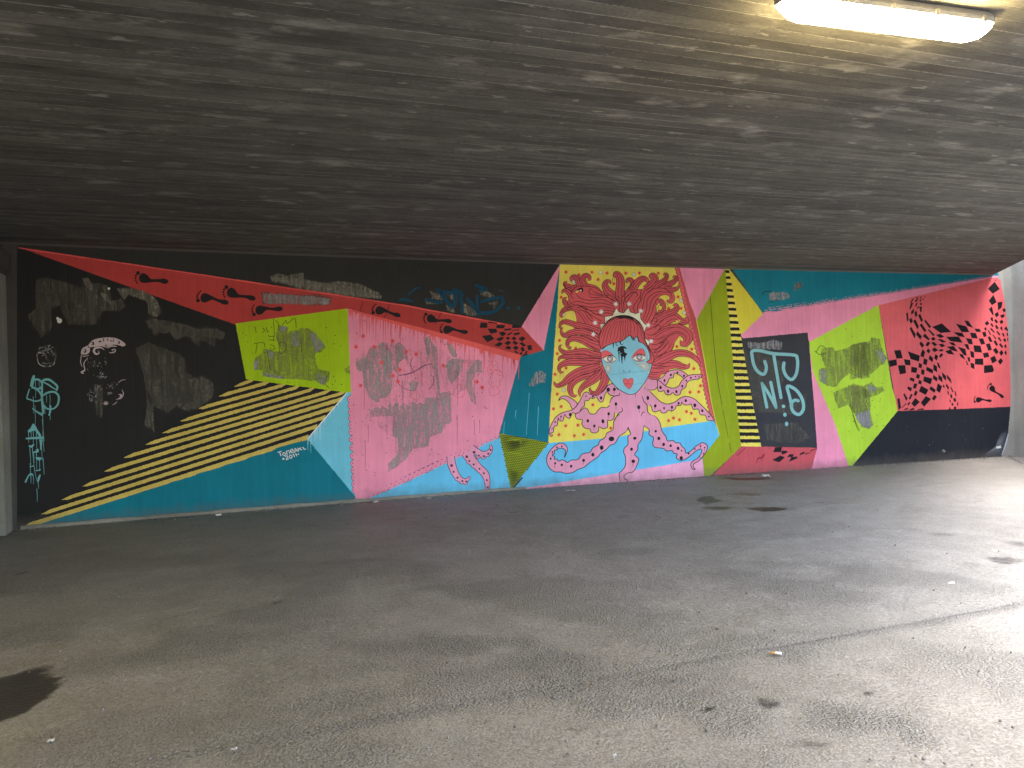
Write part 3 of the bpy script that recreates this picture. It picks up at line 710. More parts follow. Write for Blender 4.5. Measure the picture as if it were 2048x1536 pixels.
# --- dotted green triangle ---
f = Paint(); tri = [(998, 866.5), (1098, 885), (1022, 979)]
f.poly(tri, 'olive', 2.95, rag=.3); random.seed(3)
f.soft([(1000, 868), (1050, 876), (1060, 885), (1040, 900), (1012, 905)], 'softblack', 3.05, a=.5, inner=.3); f.soft([(1015, 940), (1035, 935), (1040, 955), (1024, 975)], 'softblack', 3.05, a=.4, inner=.3)
f.stroke([(1012, 906), (1030, 906), (1048, 911)], 2.0, 'lime', 3.1)
for r_ in range(32):
    for c_ in range(30):
        x = 996 + c_ * 4.0 + (r_ % 2) * 2.0; y = 866 + r_ * 3.5 + (x - 996) * .12
        ok = all((tri[(i + 1) % 3][0] - tri[i][0]) * (y - tri[i][1]) - (tri[(i + 1) % 3][1] - tri[i][1]) * (x - tri[i][0]) > -40 for i in range(3))
        if ok: f.dot(x, y, 1.42, 'line', 3.2, n=7)
f.stroke([(1025, 978), (1045, 955)], 2.4, 'line', 3.25, sm=False)
f.build('dotted_triangle', wall)

# --- pink panel: scallops, drips, stars, sea horses, tentacles, cover paint ---
Lq = 5.2
sc_l = [(702, 792), (704, 830), (705, 870), (708, 920), (711, 975), (712, 985)]
def scallop(fp, line, step, r, m, mline, lay, dotm, side):
    acc = []
    for a, b in zip(line, line[1:]):
        n = max(1, round(math.dist(a, b) / step))
        for j in range(n):
            q = (j + .5) / n; acc.append((a[0] + (b[0] - a[0]) * q, a[1] + (b[1] - a[1]) * q))
    for x, y in acc:
        fp.dot(x, y, r + .9, mline, lay, n=14); fp.dot(x, y, r, m, lay + .12, n=14)
        if dotm: fp.dot(x + side[0], y + side[1], 1.0, dotm, lay + .4, n=7)
f = pink_main
low = [(722, 998), (794, 966.5), (849, 941), (895, 919), (950, 893), (996, 870)]
scallop(f, sc_l, 14.5, 7.0, 'pink', 'outline', 1.85 + .1, 'outline', (-3, 0))
scallop(f, low, 10.8, 6.2, 'pink', 'outline', 1.95, 'outline', (0, 2.5))
# red drips below the upper edge
random.seed(21)
edge_a, edge_b = (696, 619), (1040, 714)
f.stroke([(696, 619.5), (860, 664.5), (1040, 716)], [2.5, 9, 12], 'redlight', 2.25, sm=False)
for i in range(175):
    q = random.random(); x = edge_a[0] + 344 * q; y = edge_a[1] + 95 * q + 2
    l = random.uniform(5, 20) if random.random() < .75 else random.uniform(20, 58)
    f.stroke([(x, y), (x, y + l)], [random.uniform(1.2, 2.6), .5], 'redlight' if random.random() < .6 else 'coral', 2.3, sm=False)
for i in range(150):
    x = random.uniform(708, 1030); y = random.uniform(640, 980)
    if y < 619 + (x - 696) * .276 + 6 or y > 998 - (x - 722) * .467 - 8 or x > 1041 - (y - 714) * .28 - 3: continue
    f.dot(x, y, random.uniform(.5, 1.2), 'line', 2.9, n=6)
for x, y, l in [(728, 760, 60), (736, 850, 36), (773, 690, 55), (915, 740, 70), (914, 830, 60), (949, 760, 50), (730, 880, 60), (948, 840, 30), (959, 840, 26), (805, 760, 40)]:
    f.stroke([(x, y), (x + .5, y + l * .5), (x, y + l)], [.9, .6, .5], 'outline', 2.85)
# grey cover paint
random.seed(31)
for pl in [[(160, 590), (190, 510), (260, 480), (330, 430), (385, 440), (400, 500), (440, 560), (430, 760), (440, 900), (380, 990), (310, 1010), (290, 1050), (210, 1010), (180, 940), (140, 860), (130, 700)],
           [(60, 640), (120, 590), (190, 620), (190, 700), (120, 740), (70, 710)], [(440, 470), (500, 430), (560, 480), (620, 700), (560, 600), (500, 640), (480, 750), (440, 700)],
           [(750, 380), (810, 390), (880, 480), (900, 560), (900, 690), (920, 960), (900, 1000), (880, 780), (850, 700), (790, 560)], [(990, 430), (1050, 460), (1100, 580), (1050, 590), (1010, 520)],
           [(1030, 600), (1170, 610), (1150, 720), (1040, 860), (1000, 800), (1000, 700), (960, 690)], [(1200, 730), (1290, 610), (1350, 620), (1350, 740), (1290, 740), (1250, 830), (1300, 1080), (1250, 1050), (1190, 900)], [(600, 850), (650, 820), (700, 850), (680, 930), (620, 920)],
           [(190, 1110), (240, 1130), (260, 1100), (310, 1110), (320, 1080), (390, 1110), (400, 1050), (440, 1090), (475, 1050), (520, 1080), (540, 1055), (600, 1080), (630, 1040), (690, 1070), (715, 1050), (760, 1070), (780, 1000), (880, 1000), (890, 960), (1030, 930), (1040, 1250), (970, 1280), (940, 1360), (820, 1400), (800, 1500), (650, 1520), (560, 1640), (460, 1720), (390, 1760), (390, 1680), (500, 1560), (480, 1400), (440, 1400), (440, 1190), (350, 1190), (210, 1200)]]:
    f.poly(pl, 'grey', 2.5, zE, rag=1.1)
f.poly([(60, 600), (200, 480), (450, 440), (650, 520), (900, 470), (1050, 600), (1350, 620), (1330, 760), (1200, 900), (1040, 1000), (1040, 1250), (800, 1500), (480, 1620), (430, 1400), (150, 1200), (200, 1050), (140, 860)], 'greyhaze', 2.42, zE, rag=1.4)
f.poly([(160, 1150), (440, 1200), (450, 1400), (330, 1420), (140, 1220)], 'softred', 2.45, zE) if False else None
# faint ship drawing lines
for pl, w_ in [([(500, 775), (640, 740), (760, 670), (840, 655)], 7), ([(640, 590), (620, 660), (660, 760)], 6), ([(480, 780), (500, 860), (560, 910), (660, 935)], 5), ([(800, 920), (850, 860), (855, 780)], 6), ([(500, 770), (600, 760), (720, 700), (800, 655)], 5)]:
    f.stroke(pl, w_, 'outline', 2.7, zE)
# sea horses
for dx, dy, pl in [(0, 0, [(1480, 620), (1510, 650), (1510, 700), (1560, 750), (1565, 800), (1530, 830), (1535, 880), (1500, 890), (1530, 930), (1500, 970), (1440, 975), (1425, 920), (1450, 890), (1480, 920)]),
                   (0, 0, [(1420, 780), (1410, 700), (1440, 660), (1480, 700), (1440, 790), (1420, 850), (1450, 880), (1490, 880)]), (0, 0, [(1490, 720), (1560, 740)]), (0, 0, [(1500, 760), (1560, 780)]),
                   (0, 0, [(1070, 930), (1110, 870), (1150, 870), (1180, 880), (1170, 960), (1130, 1000), (1070, 980)]), (0, 0, [(610, 960), (680, 940), (720, 980), (690, 1020), (640, 1010), (620, 970)]), (0, 0, [(700, 800), (740, 740), (720, 840), (750, 860)])]:
    f.stroke(pl, 5, 'coral', 2.75, zE)
for x, y in ((1450, 630), (1440, 715), (1495, 718)): f.dot(x, y, 9, 'coral', 2.8, zE)
pink_o = f.build('pink_panel', wall)
random.seed(4)
for x, y in [(135, 370), (60, 480), (437, 420), (575, 530), (677, 555), (325, 640), (108, 875), (955, 672), (1300, 838), (1352, 895), (440, 775), (510, 715), (490, 835), (248, 480)]:
    Paint().star(x, y, 27, 'star', 2.95, zE, rot=random.random()).build('star', pink_o)
random.seed(41)
def suck_tent(fp, pl, w_, lay, z, suckers=()):
    fp.stroke(pl, [q + 13 for q in w_], 'outline', lay, z); fp.stroke(pl, w_, 'skin', lay + .15, z)
for pl, w_, dots in [([(1030, 780), (1040, 860), (1080, 960), (1130, 1020), (1190, 1030), (1230, 985)], [70, 75, 62, 50, 34, 5], [(1040, 875), (1060, 940), (1100, 1000), (1150, 1035), (1190, 1040)]),
                     ([(1190, 740), (1230, 800), (1310, 890), (1380, 960), (1405, 1040), (1405, 1120)], [100, 90, 70, 70, 52, 30], [(1195, 785), (1220, 830), (1265, 865), (1325, 910), (1370, 955), (1400, 1025), (1408, 1100)]),
                     ([(1240, 700), (1290, 730), (1350, 760), (1410, 750), (1445, 705), (1435, 660)], [70, 62, 55, 48, 28, 5], [(1270, 740), (1318, 775), (1370, 780), (1415, 755), (1440, 715)])]:
    t_ = Paint()
    t_.stroke(pl, [q + 14 for q in w_], 'outline', 2.2, zF); t_.stroke(pl, w_, 'skin', 2.5, zF)
    for i, (x, y) in enumerate(dots):
        t_.dot(x, y, 11 if i else 15, 'outline', 2.75, zF)
        t_.dot(x - 6, y + 10, 24, 'outline', 2.1, zF, n=14)
        t_.dot(x - 6, y + 10, 18, 'skin', 2.45, zF, n=14)
    t_.build('tentacle', pink_o)

# --- footprints on the red band and on the coral panel ---
def footprint(heel, toe, flip, parent, lay, sc=1.0):
    hx, hy = heel; tx, ty = toe; L = math.dist(heel, toe); ux, uy = (tx - hx) / L, (ty - hy) / L
    vx, vy = (-uy, ux) if flip else (uy, -ux)
    g = lambda a, b: (hx + ux * a * L + vx * b * L, hy + uy * a * L + vy * b * L)
    p = Paint()
    p.poly([g(*q) for q in [(-.03, 0), (.02, .062), (.12, .078), (.22, .06), (.36, .07), (.50, .11), (.62, .145), (.74, .165), (.83, .12), (.865, .01), (.83, -.09), (.74, -.13), (.63, -.09), (.51, .0), (.37, -.015), (.24, -.045), (.12, -.075), (.02, -.06)]], 'line', lay, sm=True)
    for a, b, r_ in [(.92, -.10, .062), (.965, -.01, .036), (.965, .065, .034), (.94, .135, .032), (.895, .195, .03)]:
        x, y = g(a, b); p.dot(x, y, r_ * L, 'line', lay)
    p.build('footprint', parent)
C_, A_, E_, L_ = Z(zC), Z(zA), Z(zE), Z(zL)
for h, t, fl, z in [((1715, 530), (1380, 470), False, A_), ((560, 500), (235, 405), False, C_), ((285, 540), (-40, 480), True, C_), ((840, 600), (525, 630), True, C_), ((510, 160), (220, 95), True, E_), ((1035, 220), (750, 170), False, E_), ((1200, 330), (915, 300), True, E_)]:
    footprint(z(h), z(t), fl, red_band, 1.75)
# checker patch at the end of the red band
f = Paint()
for q in [[(270, 320), (445, 330), (440, 460), (245, 455)], [(475, 290), (700, 330), (690, 355), (465, 330)], [(685, 375), (900, 385), (870, 470), (670, 470)], [(1090, 375), (1340, 420), (1290, 455), (1070, 465)], [(445, 475), (670, 480), (705, 570), (530, 610)], [(875, 480), (1060, 470), (1065, 510), (880, 530)], [(1065, 515), (1260, 490), (1245, 520), (1070, 535)], [(725, 575), (870, 550), (925, 620), (825, 680)], [(1075, 560), (1090, 590), (985, 655), (940, 630)], [(1095, 600), (1255, 565), (1285, 620), (1145, 655)], [(300, 665), (525, 630), (625, 740), (440, 825)], [(650, 740), (820, 685), (880, 715), (760, 805)], [(905, 720), (975, 680), (1030, 725), (965, 765)], [(1055, 725), (1130, 675), (1195, 730), (1130, 785)], [(1235, 735), (1340, 670), (1430, 725), (1330, 810)], [(615, 900), (760, 815), (845, 860), (740, 945)], [(870, 855), (970, 785), (1060, 835), (970, 905)], [(1080, 835), (1140, 785), (1240, 850), (1165, 900)], [(1260, 850), (1330, 815), (1445, 910), (1360, 935)], [(890, 975), (970, 910), (1065, 965), (1010, 1015)], [(1090, 965), (1170, 910), (1255, 970), (1170, 1035)], [(1285, 970), (1360, 935), (1410, 1040), (1330, 1070)], [(1460, 910), (1565, 890), (1595, 1020), (1490, 1030)], [(1125, 1055), (1165, 1040), (1250, 1100), (1195, 1115)], [(1260, 1105), (1335, 1075), (1345, 1130), (1290, 1150)], [(1420, 1050), (1475, 1050), (1455, 1120), (1400, 1120)], [(1350, 1150), (1395, 1125), (1530, 1130), (1310, 1210)], [(1255, 1170), (1290, 1165), (1300, 1215), (1275, 1210)]]:
    f.poly(q, 'line', 1.8, zX)
f.build('checker_patch', red_band)
# cover paint on the band and the sooty panel
f = Paint(); f.poly([(625, 430), (700, 425), (740, 460), (800, 430), (870, 450), (1130, 460), (1180, 445), (1350, 490), (1330, 560), (1180, 570), (1000, 550), (640, 550)], 'greydark', 1.85, zC, rag=1.2)
f.poly([(640, 440), (1100, 470), (1340, 500), (1310, 560), (660, 550)], 'grey', 1.95, zC, rag=1.2); f.build('cover_paint', red_band)
f = Paint()
f.poly([(715, 270), (800, 240), (900, 265), (980, 240), (1060, 230), (1070, 300), (1300, 340), (1400, 320), (1540, 330), (1640, 350), (1830, 440), (1880, 500), (1500, 470), (1250, 430), (1000, 390), (880, 350), (740, 330)], 'putty', 1.35, zC, rag=1.4)
f.poly([(715, 280), (1060, 300), (1500, 370), (1850, 470), (1860, 500), (1500, 465), (880, 350), (740, 320)], 'putty', 1.45, zC, rag=1.2)
random.seed(17)
for i in range(40): f.dot(545 + random.random() * 560, 518 + random.random() * 30, random.uniform(.4, .9), 'putty', 1.4, n=6)
f.build('cover_paint', black_top)
f = Paint()
for q in [[(550, 290), (640, 310), (720, 380), (700, 410), (570, 390)], [(760, 480), (880, 500), (880, 590), (800, 570)], [(1000, 450), (1180, 520), (1180, 620), (1060, 620), (1000, 560)], [(780, 340), (870, 340), (870, 430)], [(1230, 290), (1340, 300), (1430, 350), (1300, 380), (1230, 340)], [(1320, 450), (1480, 430), (1420, 530), (1390, 470)], [(480, 380), (500, 430), (680, 470), (480, 460)], [(1480, 280), (1580, 290), (1580, 300)]]: f.poly(q, 'putty', 1.4, zU, rag=1.5)
for pl, w_ in [([(660, 270), (760, 400), (860, 500), (900, 380), (880, 270), (980, 340)], 55), ([(690, 300), (830, 310), (960, 300)], 55), ([(960, 350), (980, 470), (980, 570)], 45), ([(1060, 400), (1130, 480), (1190, 560)], 50), ([(1190, 350), (1190, 480), (1200, 560)], 42), ([(1170, 210), (1320, 260), (1230, 280)], 45), ([(1250, 430), (1400, 390), (1520, 370)], 45), ([(1520, 370), (1540, 450), (1420, 570), (1200, 590)], 50), ([(500, 400), (600, 430), (700, 440)], 45), ([(140, 410), (200, 400), (300, 430)], 40), ([(250, 340), (340, 260), (400, 240)], 26)]:
    f.stroke(pl, w_, 'navyspray', 1.55, zU, cap=True)
for x in (1610, 1755): f.dot(x, 520, 26, 'navyspray', 1.55, zU)
f.build('graffiti_tag', black_top)

# --- left black panel: worn patches, skulls, turquoise tag ---
f = Paint(); random.seed(51)
for pl in [[(350, 510), (480, 480), (600, 520), (760, 560), (850, 600), (960, 540), (1100, 560), (1150, 720), (1250, 700), (1290, 790), (1220, 830), (1050, 830), (980, 960), (860, 980), (700, 960), (640, 850), (620, 760), (520, 820), (540, 1000), (420, 1100), (370, 1020), (280, 880), (370, 800)]]: f.poly(pl, 'greydark', 1.2, zA, rag=1.2)
f.poly([(1480, 930), (1560, 900), (1750, 940), (2048, 1010), (2048, 1200), (1900, 1080), (1800, 1120), (1720, 1060), (1560, 1080)], 'greydark', 1.2, zA, rag=1.2)
f.poly([(840, 490), (900, 480), (940, 560), (970, 700), (970, 960), (930, 960), (900, 700), (850, 560)], 'greydark', 1.3, zA, rag=.8)
for pl in [[(1200, 600), (1300, 590), (1420, 610), (1530, 650), (1610, 720), (1640, 820), (1660, 840), (1610, 890), (1530, 870), (1500, 730), (1450, 710), (1380, 690), (1310, 660), (1280, 720), (1250, 690)], [(840, 500), (900, 490), (950, 560), (960, 640), (900, 600)], [(1020, 640), (1100, 660), (1150, 770), (1080, 730)]]: f.poly(pl, 'putty', 1.35, zA, rag=.9)
for x, y, r_ in ((610, 930, 26), (590, 905, 14), (1115, 600, 12)): f.dot(x, y, r_, 'white', 1.45, zA, n=9)
f.poly([(250, 470), (420, 400), (520, 440), (800, 540), (860, 620), (870, 760), (980, 830), (1060, 800), (1200, 880), (1215, 1000), (1180, 1110), (1000, 1220), (880, 1250), (760, 1180), (640, 1260), (480, 1180), (470, 1300), (490, 1500), (360, 1420), (390, 1200), (370, 900), (320, 680)], 'greydark', 1.2, zV, rag=1.1)
f.poly([(400, 1100), (460, 1200), (480, 1480), (370, 1400)], 'greydark', 1.3, zV, rag=.9)
f.poly([(900, 850), (1060, 830), (1200, 890), (1200, 1080), (1000, 1200), (860, 1220), (740, 1160), (960, 1120)], 'greydark', 1.35, zV, rag=1.0)
f.poly([(380, 130), (500, 90), (600, 200), (850, 170), (1000, 240), (1200, 230), (1350, 280), (1330, 370), (1230, 330), (1230, 460), (1100, 380), (960, 340), (860, 320), (740, 370), (680, 270), (480, 310)], 'greydark', 1.3, zV, rag=1.0)
f.poly([(700, 150), (850, 170), (880, 320), (740, 370), (690, 290)], 'greydark', 1.4, zV, rag=.8); f.poly([(1060, 200), (1270, 220), (1350, 300), (1320, 360), (1080, 330)], 'greydark', 1.4, zV, rag=.8)
f.poly([(1290, 930), (1400, 980), (1430, 1300), (1400, 1500), (1300, 1480), (1280, 1200)], 'greydark', 1.25, zS, rag=.8)
f.build('worn_paint', black_left)
f = Paint()                                       # large ornate skull
f.poly([(1040, 390), (1070, 310), (1160, 260), (1250, 170), (1400, 135), (1560, 128), (1690, 160), (1800, 240), (1760, 280), (1690, 260), (1600, 250), (1500, 285), (1470, 300), (1400, 280), (1300, 285), (1260, 300), (1200, 300), (1190, 370), (1140, 415), (1060, 415)], 'bone', 1.5, zS, sm=True)
for pl, w_ in [([(1430, 140), (1430, 190), (1465, 290)], [12, 20, 10]), ([(1500, 140), (1495, 200), (1470, 290)], [12, 20, 10]), ([(1345, 200), (1390, 210), (1420, 250)], [30, 40, 6]), ([(1580, 190), (1540, 200), (1505, 260)], [20, 36, 6]), ([(1600, 150), (1595, 220)], [14, 8]), ([(1220, 220), (1250, 215), (1250, 250), (1220, 245)], [12, 26, 22, 8]), ([(1090, 330), (1125, 345), (1110, 380), (1080, 365)], [10, 20, 22, 8]), ([(1680, 190), (1700, 215), (1670, 235)], [10, 24, 8]), ([(1160, 255), (1180, 300), (1260, 290)], 12), ([(1200, 340), (1260, 300), (1400, 285), (1450, 330)], 16)]:
    f.stroke(pl, w_, 'black', 1.65, zS)
for pl, w_ in [([(1440, 340), (1380, 300), (1290, 310), (1260, 360), (1300, 410), (1350, 390), (1330, 350)], [8, 24, 34, 36, 30, 16, 6]), ([(1490, 310), (1560, 275), (1650, 280)], [8, 22, 10]), ([(1520, 380), (1560, 390), (1620, 370), (1620, 330), (1570, 340), (1590, 365)], [6, 14, 18, 14, 12, 5]), ([(1050, 420), (1035, 540), (1060, 630)], [8, 14, 6]), ([(1160, 470), (1090, 570), (1105, 680), (1050, 720), (1090, 745)], [6, 16, 18, 30, 8]), ([(1180, 430), (1100, 450), (1060, 440)], [6, 14, 8])]:
    f.stroke(pl, w_, 'bone', 1.7, zS)
random.seed(8)
for cx_, cy_, n_, sx_, sy_ in [(1250, 590, 50, 130, 90), (1400, 760, 26, 70, 60), (1460, 560, 12, 25, 60), (1600, 960, 30, 90, 50), (1310, 980, 22, 60, 60), (1230, 1130, 26, 80, 80), (1560, 1070, 16, 110, 40), (1440, 800, 20, 60, 40)]:
    for _ in range(n_):
        x, y = random.gauss(cx_, sx_ * .5), random.gauss(cy_, sy_ * .5); a = random.uniform(0, 6.3); l = random.uniform(8, 26)
        f.stroke([(x, y), (x + l * math.cos(a) * .6 + 4, y + l * math.sin(a) * .6), (x + l * math.cos(a), y + l * math.sin(a))], [4, random.uniform(6, 15), 3], 'bonegrey', 1.7, zS)
for pl, w_ in [([(1680, 900), (1730, 860), (1810, 845)], [5, 10, 4]), ([(1680, 1100), (1730, 1110), (1700, 1160), (1640, 1190)], [8, 26, 20, 5]), ([(1740, 1020), (1765, 1080), (1740, 1150), (1690, 1190)], [6, 14, 14, 5]), ([(1580, 1278), (1630, 1250), (1660, 1215)], [5, 12, 5])]: f.stroke(pl, w_, 'bone', 1.7, zS)
for a in (-2.9, -2.4, -2.0, -1.57, -1.1, -.7, -.25): f.stroke([(1465, 1270), (1465 + 50 * math.cos(a), 1270 + 60 * math.sin(a))], [22, 4], 'bone', 1.7, zS, sm=False)
f.build('painted_skull', black_left)
f = Paint()                                       # small face stencil
for pl, w_ in [([(290, 400), (300, 510), (340, 590), (450, 625), (570, 590), (600, 500), (620, 420)], [12, 14, 16, 20, 16, 14, 10]), ([(380, 560), (450, 570), (540, 560)], [8, 16, 8]), ([(440, 420), (460, 500), (490, 515), (430, 520)], [6, 16, 12, 6]), ([(320, 400), (370, 380), (420, 420), (370, 440)], 8), ([(500, 420), (550, 390), (590, 410), (550, 440)], 8)]: f.stroke(pl, w_, 'bonegrey', 1.6, zS)
random.seed(9)
for _ in range(75):
    a = random.uniform(math.pi, 2 * math.pi); rr = math.sqrt(random.random()); x = 450 + 165 * rr * math.cos(a); y = 400 + 145 * rr * math.sin(a); b = random.uniform(0, 6.3); l = random.uniform(10, 26)
    f.stroke([(x, y), (x + l * math.cos(b) * .5 + 3, y + l * math.sin(b) * .5 + 3), (x + l * math.cos(b), y + l * math.sin(b))], [4, 12, 4], 'bonegrey', 1.6, zS)
f.build('painted_face', black_left)
f = Paint(); random.seed(12)
for pl, w_ in [([(160, 60), (145, 120), (130, 190)], [22, 38, 34]), ([(150, 110), (210, 110), (250, 150), (240, 200), (190, 215), (140, 190)], 22), ([(240, 150), (270, 115), (330, 110), (390, 150), (425, 190), (415, 240)], [22, 26, 26, 22, 24, 14]), ([(250, 130), (320, 165), (370, 200), (420, 225)], [14, 18, 14, 12]), ([(130, 200), (190, 220), (235, 270), (245, 330), (180, 355), (110, 335), (80, 320), (100, 240), (110, 215)], [14, 20, 20, 18, 16, 14, 14, 12, 12]), ([(255, 130), (250, 230), (250, 330), (260, 410), (265, 500)], [14, 24, 24, 30, 22]), ([(250, 300), (310, 260), (390, 250), (440, 300), (430, 390), (380, 440), (310, 440), (270, 400)], [18, 22, 22, 22, 20, 16, 18, 22]), ([(140, 435), (200, 480), (260, 510)], [10, 18, 34]), ([(345, 400), (345, 460), (330, 520)], [20, 22, 16])]:
    f.stroke(pl, w_, 'tag', 1.6, zT)
for x, y, l in [(175, 120, 200), (150, 300, 190), (170, 400, 220), (258, 510, 300), (340, 280, 130), (340, 510, 60), (300, 280, 90), (280, 420, 80), (215, 130, 70)]:
    f.stroke([(x, y), (x + 4, y + l * .5), (x + random.uniform(-3, 8), y + l)], [6, 5, 4], 'tag', 1.7, zT)
f.poly([(150, 610), (180, 640), (200, 680), (240, 740), (220, 760), (170, 690), (110, 710), (90, 690), (120, 660)], 'tag', 1.6, zT, sm=True)
for pl, w_ in [([(65, 780), (150, 775), (270, 770)], [16, 24, 30]), ([(100, 860), (130, 870), (160, 845)], [10, 28, 10]), ([(190, 900), (200, 925), (150, 935)], [30, 26, 10]), ([(180, 1000), (220, 1010), (245, 1000)], [16, 36, 12]), ([(180, 1145), (215, 1140), (235, 1130)], 12), ([(60, 1280), (100, 1200), (130, 1185), (150, 1200)], [20, 14, 24, 8]), ([(230, 1190), (215, 1230), (205, 1270)], [12, 24, 14]), ([(110, 1100), (140, 1095), (160, 1085)], 10), ([(235, 790), (240, 850), (235, 910)], [34, 24, 10])]:
    f.stroke(pl, w_, 'tag', 1.6, zT)
for x, y, l, d in [(95, 700, 130, 4), (125, 700, 80, 0), (150, 690, 160, 0), (185, 690, 200, 6), (110, 860, 220, 14), (140, 880, 180, 16), (155, 930, 160, 4), (185, 920, 210, 6), (220, 1000, 150, 4), (240, 780, 250, 14), (262, 790, 140, 12), (262, 1000, 190, 14), (160, 1090, 180, 36), (115, 1060, 120, 4), (122, 1190, 100, 2), (150, 1200, 100, 4), (205, 1270, 80, 6), (192, 1350, 150, 4), (255, 560, 250, 20)]:
    f.stroke([(x, y), (x + d * .3 + 3, y + l * .5), (x + d, y + l)], [7, 5.5, 4], 'tag', 1.7, zT)
f.build('graffiti_tag', black_left)
# signature on the lower teal panel
f = Paint()
def glyph(strokes, x, y, sc, rot, w_, m, lay, z, fp):
    c, s_ = math.cos(rot), math.sin(rot)
    for st in strokes:
        fp.stroke([(x + sc * (a * c - b * s_), y + sc * (a * s_ + b * c)) for a, b in st], w_, m, lay, z, sm=len(st) > 3)
GL = {'T': [[(-.5, -.5), (.5, -.5)], [(0, -.5), (0, .5)]], 'o': [[(0, -.45), (.42, 0), (0, .45), (-.42, 0), (0, -.45)]], 'n': [[(-.35, .5), (-.35, -.45)], [(-.35, -.4), (.35, -.45)], [(.35, -.45), (.35, .5)]], 'e': [[(-.3, 0), (.35, -.05), (.15, -.42), (-.3, -.3), (-.38, .1), (-.05, .45), (.38, .3)]], 'A': [[(-.45, .5), (0, -.5)], [(0, -.5), (.45, .5)], [(-.22, .15), (.25, .15)]], 'R': [[(-.35, .5), (-.35, -.5)], [(-.35, -.5), (.3, -.4), (.3, -.05), (-.3, .05)], [(-.1, .05), (.42, .5)]], 't': [[(-.1, -.5), (-.1, .3), (.1, .48), (.4, .4)], [(-.45, -.15), (.35, -.15)]], '2': [[(-.35, -.25), (0, -.5), (.35, -.2), (0, .1), (-.4, .5)], [(-.4, .5), (.45, .45)]], '0': [[(0, -.5), (.4, 0), (0, .5), (-.4, 0), (0, -.5)]], '1': [[(-.25, -.3), (0, -.5)], [(0, -.5), (0, .5)]]}
for ch, x, y, s_ in [('T', 350, 815, 150), ('o', 478, 820, 125), ('n', 615, 765, 130), ('e', 750, 715, 140), ('A', 880, 690, 150), ('R', 1010, 630, 150), ('t', 1155, 605, 130), ('2', 575, 940, 130), ('0', 705, 905, 125), ('1', 820, 870, 110), ('1', 900, 850, 100)]:
    glyph(GL[ch], x, y, s_, -.32, 25, 'white', 1.75, zW, f)
f.dot(455, 985, 32, 'white', 1.75, zW); f.dot(970, 825, 24, 'white', 1.75, zW)
f.build('signature', teal_low)
# lime left: cover paint and scribble
f = Paint(); random.seed(61)
for pl in [[(800, 770), (905, 790), (890, 860), (930, 830), (1000, 820), (1040, 800), (1100, 800), (1180, 850), (1200, 920), (1290, 990), (1240, 1050), (1180, 1050), (1180, 1160), (1220, 1220), (1330, 1240), (1320, 1330), (1270, 1390), (1180, 1340), (1060, 1330), (870, 1320), (640, 1290), (640, 1230), (550, 1230), (560, 1110), (640, 1050), (660, 1010), (760, 1040), (830, 1040), (780, 900)], [(1480, 1220), (1540, 1180), (1545, 1290), (1500, 1250)]]: f.poly(pl, 'greylime', 2.0, zC, rag=1.2)
for pl in [[(810, 775), (900, 790), (850, 850), (810, 830)], [(1130, 860), (1180, 850), (1280, 980), (1190, 1050), (1150, 960)], [(940, 840), (1020, 830), (1030, 1000), (940, 970)], [(550, 1150), (600, 1120), (600, 1220), (550, 1230)], [(640, 1250), (860, 1300), (840, 1325), (640, 1290)], [(1200, 1260), (1290, 1300), (1270, 1390), (1200, 1350)], [(670, 1020), (760, 1050), (740, 1110), (690, 1090)]]: f.poly(pl, 'grey', 2.1, zC, rag=1.0)
f.build('cover_paint', lime_l)
f = Paint()
for pl in [[(770, 720), (800, 750), (805, 820)], [(840, 775), (880, 720), (890, 755), (970, 700), (985, 800)], [(565, 790), (575, 850)], [(640, 800), (660, 820), (640, 850)], [(680, 790), (690, 840), (705, 830)], [(550, 960), (650, 950), (665, 1000)], [(585, 960), (570, 1060)], [(720, 970), (760, 990), (740, 1040), (720, 1000)], [(690, 1030), (700, 1120), (720, 1230)], [(700, 890), (770, 880)], [(700, 920), (770, 925)], [(750, 700), (760, 850), (750, 930)], [(810, 950), (870, 950), (880, 1020), (820, 1060), (810, 950)], [(1320, 1260), (1290, 1320), (1280, 1370), (1320, 1410)], [(770, 1230), (800, 1280)], [(1030, 900), (1040, 1040)]]: f.stroke(pl, 6, 'softblack', 2.25, zC)
random.seed(62)
for i in range(60): f.dot(480 + random.random() * 205, 650 + random.random() * 120, random.uniform(.5, 1.3), 'line', 2.2, n=6) if True else 0
f.build('scribble', lime_l)

# --- yellow panel with the octopus woman ---
random.seed(71)
f = yellow_f
for x, y in [(265, 620), (380, 250), (690, 140), (1065, 165), (1600, 460), (1640, 600), (270, 1480)]: f.soft([(x - 30, y), (x, y - 30), (x + 30, y), (x, y + 30)], 'softcream', 3.0, zG, a=.8)
for x0, y0, n_ in [(250, 660, 3), (850, 210, 3), (1000, 270, 3), (345, 1010, 3), (1620, 960, 8), (1500, 1140, 8), (1440, 470, 4), (215, 1290, 2), (470, 900, 4)]:
    for _ in range(n_):
        x = x0 + random.uniform(-30, 60); l = random.uniform(20, 70); f.stroke([(x, y0), (x - 2, y0 + l)], [4, 2.5], 'lipline', 3.05, zG, sm=False)
yellow_o = f.build('yellow_panel', wall)
stars_G = [(295, 137), (443, 168), (590, 138), (762, 147), (975, 150), (1130, 148), (1345, 150), (660, 222), (840, 270), (240, 425), (220, 915), (195, 1065), (295, 1230), (170, 1300), (195, 1525), (405, 1005), (1570, 420), (1462, 550), (1605, 552), (1555, 985), (1725, 1015), (1750, 1235), (1825, 1430), (1705, 1505), (1805, 1500)]
stars_H = [(240, 530), (152, 555), (600, 510), (292, 748), (430, 742), (215, 850), (390, 862), (495, 848), (805, 775), (1462, 690), (1517, 660), (1585, 680), (1665, 587), (1720, 605), (1762, 675)]
